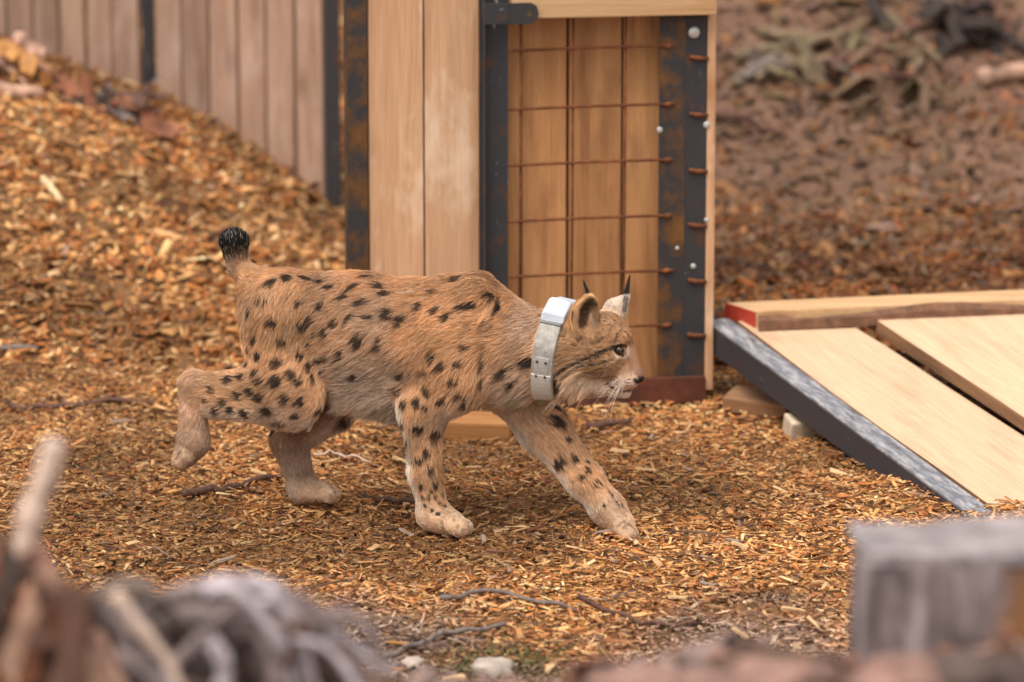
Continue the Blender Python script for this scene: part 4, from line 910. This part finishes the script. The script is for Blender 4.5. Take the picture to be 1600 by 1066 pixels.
tri = np.concatenate([LQ[:, [0, 1, 2]], LQ[:, [0, 2, 3]]]); ta = np.linalg.norm(np.cross(LV[tri[:, 1]] - LV[tri[:, 0]], LV[tri[:, 2]] - LV[tri[:, 0]]), axis=1)
NH = 230000
ti = rng.choice(len(tri), NH, p=ta / ta.sum()); r1_ = np.sqrt(rng.uniform(0, 1, NH)); r2_ = rng.uniform(0, 1, NH)
bw = np.stack([1 - r1_, r1_ * (1 - r2_), r1_ * r2_], -1)
HP = (LV[tri[ti]] * bw[..., None]).sum(1); HN = (LN[tri[ti]] * bw[..., None]).sum(1); HN /= np.linalg.norm(HN, axis=1)[:, None]
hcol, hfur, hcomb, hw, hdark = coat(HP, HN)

# ---- collar frame (needed to part the fur below it)
c_top = H3(880, 468); c_bot = H3(860, 616); CC = (c_top + c_bot) / 2; CUp = (c_top - c_bot); CUp /= np.linalg.norm(CUp)
clat = np.array([math.sin(math.radians(20)), math.cos(math.radians(20)), 0]); CNn = np.cross(CUp, clat); CNn = CNn if CNn[0] > 0 else -CNn; CNn /= np.linalg.norm(CNn)
BWID = .050
offc = np.abs((HP - CC) @ CNn); nearc = np.linalg.norm(HP - CC, axis=1) < .16
under_c = (offc < BWID / 2 + .001) & nearc
nohair = ((hw[:, [i for i, r in enumerate(regs) if r == 'earhole']].sum(1) > .42) | (hw[:, [i for i, r in enumerate(regs) if r == 'nose']].sum(1) > .4) | (hw[:, [i for i, r in enumerate(regs) if r == 'socket']].sum(1) > .3) | under_c)
keep = (~nohair) & (hfur > .0012)
eye_near = H3(967.5, 547.5, -.0285); eye_far = H3(971.5, 547.5, .0250)
for e_ in (eye_near, eye_far): keep &= np.linalg.norm(HP - e_, axis=1) > .0125
HP, HN, hcol, hfur, hcomb, hdark = [a[keep] for a in (HP, HN, hcol, hfur, hcomb, hdark)]; nh = len(HP)
ct = hcomb - HN * (hcomb * HN).sum(1)[:, None]
ct += .0; nrm_ = np.linalg.norm(ct, axis=1)[:, None]; rnd = rng.normal(0, 1, (nh, 3)); rnd -= HN * (rnd * HN).sum(1)[:, None]; rnd /= np.linalg.norm(rnd, axis=1)[:, None] + 1e-9
ct = np.where(nrm_ > .15, ct / (nrm_ + 1e-9), rnd); 
swirl = np.stack([nz_(HP + 1, 28), nz_(HP + 4, 28), nz_(HP + 9, 28)], -1) - .5; ct = ct + 1.1 * (swirl - HN * (swirl * HN).sum(1)[:, None]) + .16 * rnd; ct /= np.linalg.norm(ct, axis=1)[:, None]
ln = hfur * rng.lognormal(0, .22, nh) * (.8 + .4 * nz_(HP + 6, 40)); ln = np.where(hdark > .6, ln * 1.0, ln)
lift_ = np.clip(rng.normal(.42, .12, nh) + .25 * (nz_(HP + 3, 34) - .5), .15, .9)
Kp = 5; ss = np.linspace(0, 1, Kp)
pos = np.zeros((nh, Kp, 3)); grav = np.array([0, 0, -1.0])
for k, s_ in enumerate(ss):
    pos[:, k] = HP - HN * .0006 + (ln * s_)[:, None] * (HN * (np.sin(lift_) * (1 - .45 * s_))[:, None] + ct * (np.cos(lift_) * (.75 + .35 * s_))[:, None]) + grav * (ln * np.clip(ln - .012, 0, 1) * 12 * s_ * s_)[:, None]
# clumping towards guide strands
ng = nh // 14; kd = KDTree(ng)
for i in range(ng): kd.insert(HP[i], i)
kd.balance()
gi = np.array([kd.find(p)[1] for p in HP]); okc = np.linalg.norm(HP - HP[gi], axis=1) < .012
for k, s_ in enumerate(ss):
    a = (.55 * s_ ** 1.5 * okc)[:, None] * rng.uniform(.5, 1.2, (nh, 1)) if k else 0
    pos[:, k] += ((pos[gi, k] - HP[gi] + HP[gi]) - pos[:, k]) * a
# hold the strands next to the collar down and behind it
hcv = hcol * rng.uniform(.62, 1.28, (nh, 1)); lightt = rng.uniform(0, 1, nh) < .10; hcv[lightt] = hcv[lightt] * .5 + np.array([.80, .66, .52]) * .5
dk_ = hdark > .5; hcv[dk_] = hcol[dk_] * rng.uniform(.7, 1.3, (dk_.sum(), 1))
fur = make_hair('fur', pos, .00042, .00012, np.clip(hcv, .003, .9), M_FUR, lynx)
# ear tufts and whiskers
def tuft(name, base, tip, n, spread, colr, r0, bend=.0):
    b = base[None] + rng.normal(0, spread, (n, 3)); t = tip[None] + rng.normal(0, spread * .35, (n, 3)); f_ = rng.uniform(.55, 1, (n, 1)); t = b + (t - b) * f_
    P = np.stack([b + (t - b) * s_ + np.array([bend, 0, 0]) * s_ * s_ for s_ in np.linspace(0, 1, 5)], 1)
    return make_hair(name, P, r0, .0001, np.tile(colr, (n, 1)) * rng.uniform(.7, 1.3, (n, 1)), M_FUR, lynx)
tuft('ear_tuft', H3(921, 464, -.056), H3(911, 437, -.056), 110, .0028, np.array([.022, .018, .018]), .0004)
tuft('ear_tuft', H3(976, 470, .053), H3(983, 430, .053), 220, .0036, np.array([.035, .032, .034]), .0004, .002)
tuft('ear_fluff', H3(928, 512, -.066), H3(921, 490, -.068), 36, .004, np.array([.40, .30, .22]), .00018)
wh = []
for k in range(9):
    b = H3(970 + 4 * (k % 3), 590 + 4 * (k // 3), -.032); t = H3(925 + 6 * k + rng.uniform(-8, 8), 632 + rng.uniform(-22, 30), -.075 - .02 * rng.uniform())
    m_ = (b + t) / 2 + np.array([-.006, -.012, .006]); wh.append([(1 - s_) ** 2 * b + 2 * s_ * (1 - s_) * m_ + s_ * s_ * t for s_ in np.linspace(0, 1, 6)])
make_hair('whiskers', np.array(wh), .0003, .0001, np.tile(np.array([.8, .74, .66]), (9, 1)), M_FUR, lynx)
# eyes
def eye(c, side):
    bm = bmesh.new(); bmesh.ops.create_uvsphere(bm, u_segments=24, v_segments=16, radius=.0112)
    me = bpy.data.meshes.new('eye'); bm.to_mesh(me); bm.free(); me.polygons.foreach_set('use_smooth', [True] * len(me.polygons))
    m, n, l, b = mat_new('lynx_eye'); tc = n.new('ShaderNodeTexCoord'); vm = N(n, 'ShaderNodeVectorMath', operation='DISTANCE')
    gz = Vector((.72, side * .68, .05)).normalized() * .0115; vm.inputs[1].default_value = gz; l.new(tc.outputs['Object'], vm.inputs[0])
    r = ramp(n, [(.0, (.004, .003, .003)), (.36, (.004, .003, .003)), (.44, (.10, .055, .022)), (.66, (.075, .04, .016)), (.74, (.02, .012, .01))])
    mr = N(n, 'ShaderNodeMath', operation='MULTIPLY'); mr.inputs[1].default_value = 90.0; l.new(vm.outputs['Value'], mr.inputs[0]); l.new(mr.outputs[0], r.inputs[0]); l.new(r.outputs[0], b.inputs['Base Color'])
    b.inputs['Roughness'].default_value = .08; me.materials.append(m)
    return link(bpy.data.objects.new('eye', me), Matrix.Translation(Vector(c)), lynx)
eye(eye_near, -1); eye(eye_far, 1)

# ================================================================== THE COLLAR
def crad(phi, off):
    d = CUp * math.cos(phi) + clat * math.sin(phi); t = np.linspace(.03, .17, 281); P = CC + CNn * off + t[:, None] * d
    s_ = sdf(P); i = np.argmax(s_ > .0035) if (s_ > .0035).any() else -1
    return t[i]
NPH = 72; offs_ = (-BWID / 2, 0, BWID / 2); RR = np.array([[crad(2 * math.pi * k / NPH, o_) for o_ in offs_] for k in range(NPH)])
for _ in range(6): RR = (np.roll(RR, 1, 0) + RR * 2 + np.roll(RR, -1, 0)) / 4
RR = RR.mean(1, keepdims=True) * .55 + RR * .45 + .0015
def cpt(phi, off, lift):
    f_ = (phi % (2 * math.pi)) / (2 * math.pi) * NPH; i = int(f_) % NPH; t = f_ - int(f_); rr = RR[i] * (1 - t) + RR[(i + 1) % NPH] * t
    q = (off / BWID + .5) * 2; q = min(max(q, 0), 2); r = rr[0] * (1 - q) + rr[1] * q if q < 1 else rr[1] * (2 - q) + rr[2] * (q - 1)
    return CC + CNn * off + (CUp * math.cos(phi) + clat * math.sin(phi)) * (r + lift)
collar = empty('tracking_collar', CC + CUp * -.11, 'pale grey radio tracking collar with metal buckle round the lynx neck', 'collar')
M_BAND = plain('pale_collar_band', (.32, .295, .255), .7, vary=.4, scale=60); M_BOX = plain('bluish_white_plastic', (.52, .555, .60), .4, vary=.06)
def band(name, p0, p1, n, wid, l0, l1, mat, closed=False, parent=collar):
    V = []; Fc = []
    for k in range(n):
        phi = p0 + (p1 - p0) * k / (n if closed else n - 1)
        for off, lf in ((-wid / 2, l0), (-wid / 2 + .002, l1), (wid / 2 - .002, l1), (wid / 2, l0)): V.append(Vector(cpt(phi, off, lf)))
    m_ = n if closed else n - 1
    for k in range(m_):
        for j in range(4): Fc.append((k * 4 + j, k * 4 + (j + 1) % 4, ((k + 1) % n) * 4 + (j + 1) % 4, ((k + 1) % n) * 4 + j))
    if not closed: Fc += [(3, 2, 1, 0), tuple((n - 1) * 4 + j for j in range(4))]
    o = mesh_obj(name, V, Fc, mat, parent, None, False); bm = bmesh.new(); bm.from_mesh(o.data); bmesh.ops.recalc_face_normals(bm, faces=list(bm.faces)); bm.to_mesh(o.data); bm.free()
    return o
band('collar_band', 0, 2 * math.pi, 96, BWID, -.001, .0035, M_BAND, True)
def proj_y(P):
    q = P - CAM; return 533 + FPX * (q @ _D) / (q @ _F)
def phi_at(py):
    best = min((abs(proj_y(cpt(-a, 0, .004)) - py), a) for a in np.linspace(.5, 3.1, 300)); return -best[1]
pa, pb_ = phi_at(560), phi_at(592)
pl = band('buckle_plate', pa, pb_, 6, .034, .003, .0065, plain('buckle_metal', (.50, .485, .455), .35, .35, vary=.1))
for f_ in (.18, .85):
    for off in (-.010, .010):
        P = cpt(pa + (pb_ - pa) * f_, off, .007); bm = bmesh.new(); bmesh.ops.create_uvsphere(bm, u_segments=8, v_segments=6, radius=.0032); me = bpy.data.meshes.new('rivet'); bm.to_mesh(me); bm.free(); me.materials.append(M_STEEL)
        link(bpy.data.objects.new('rivet', me), Matrix.Translation(Vector(P)), pl)
band('strap_end', phi_at(586), phi_at(622), 8, .046, .0035, .008, plain('cream_strap_end', (.52, .49, .43), .6, vary=.1))
# transmitter box on the neck: faceted prism following the top of the band
prof = [(-.80, 0), (-.66, .014), (-.20, .024), (.05, .017), (.40, .022), (.66, 0)]
V = []
for off, sc_ in ((-.027, .80), (-.021, 1.05), (.018, .9), (.026, .7)):
    for a, h_ in prof:
        f_ = min(max(off, -BWID / 2), BWID / 2); V.append(Vector(cpt(a * .9, f_, .002 + h_ * sc_) + CNn * (off - f_)))
nf = len(prof); Fc = [(r * nf + j, r * nf + j + 1, (r + 1) * nf + j + 1, (r + 1) * nf + j) for r in range(3) for j in range(nf - 1)] + [tuple(range(nf))[::-1], tuple(3 * nf + j for j in range(nf))]
Fc += [(r * nf, (r + 1) * nf, (r + 1) * nf + nf - 1, r * nf + nf - 1) for r in range(3)]
o = mesh_obj('transmitter_box', V, Fc, M_BOX, collar); bm = bmesh.new(); bm.from_mesh(o.data); bmesh.ops.recalc_face_normals(bm, faces=list(bm.faces)); bmesh.ops.bevel(bm, geom=list(bm.edges), offset=.0015, segments=2, affect='EDGES'); bm.to_mesh(o.data); bm.free()
band('seam_strip', -.80, -.74, 3, .052, .0035, .007, plain('dark_grey_seam', (.12, .12, .13), .5))
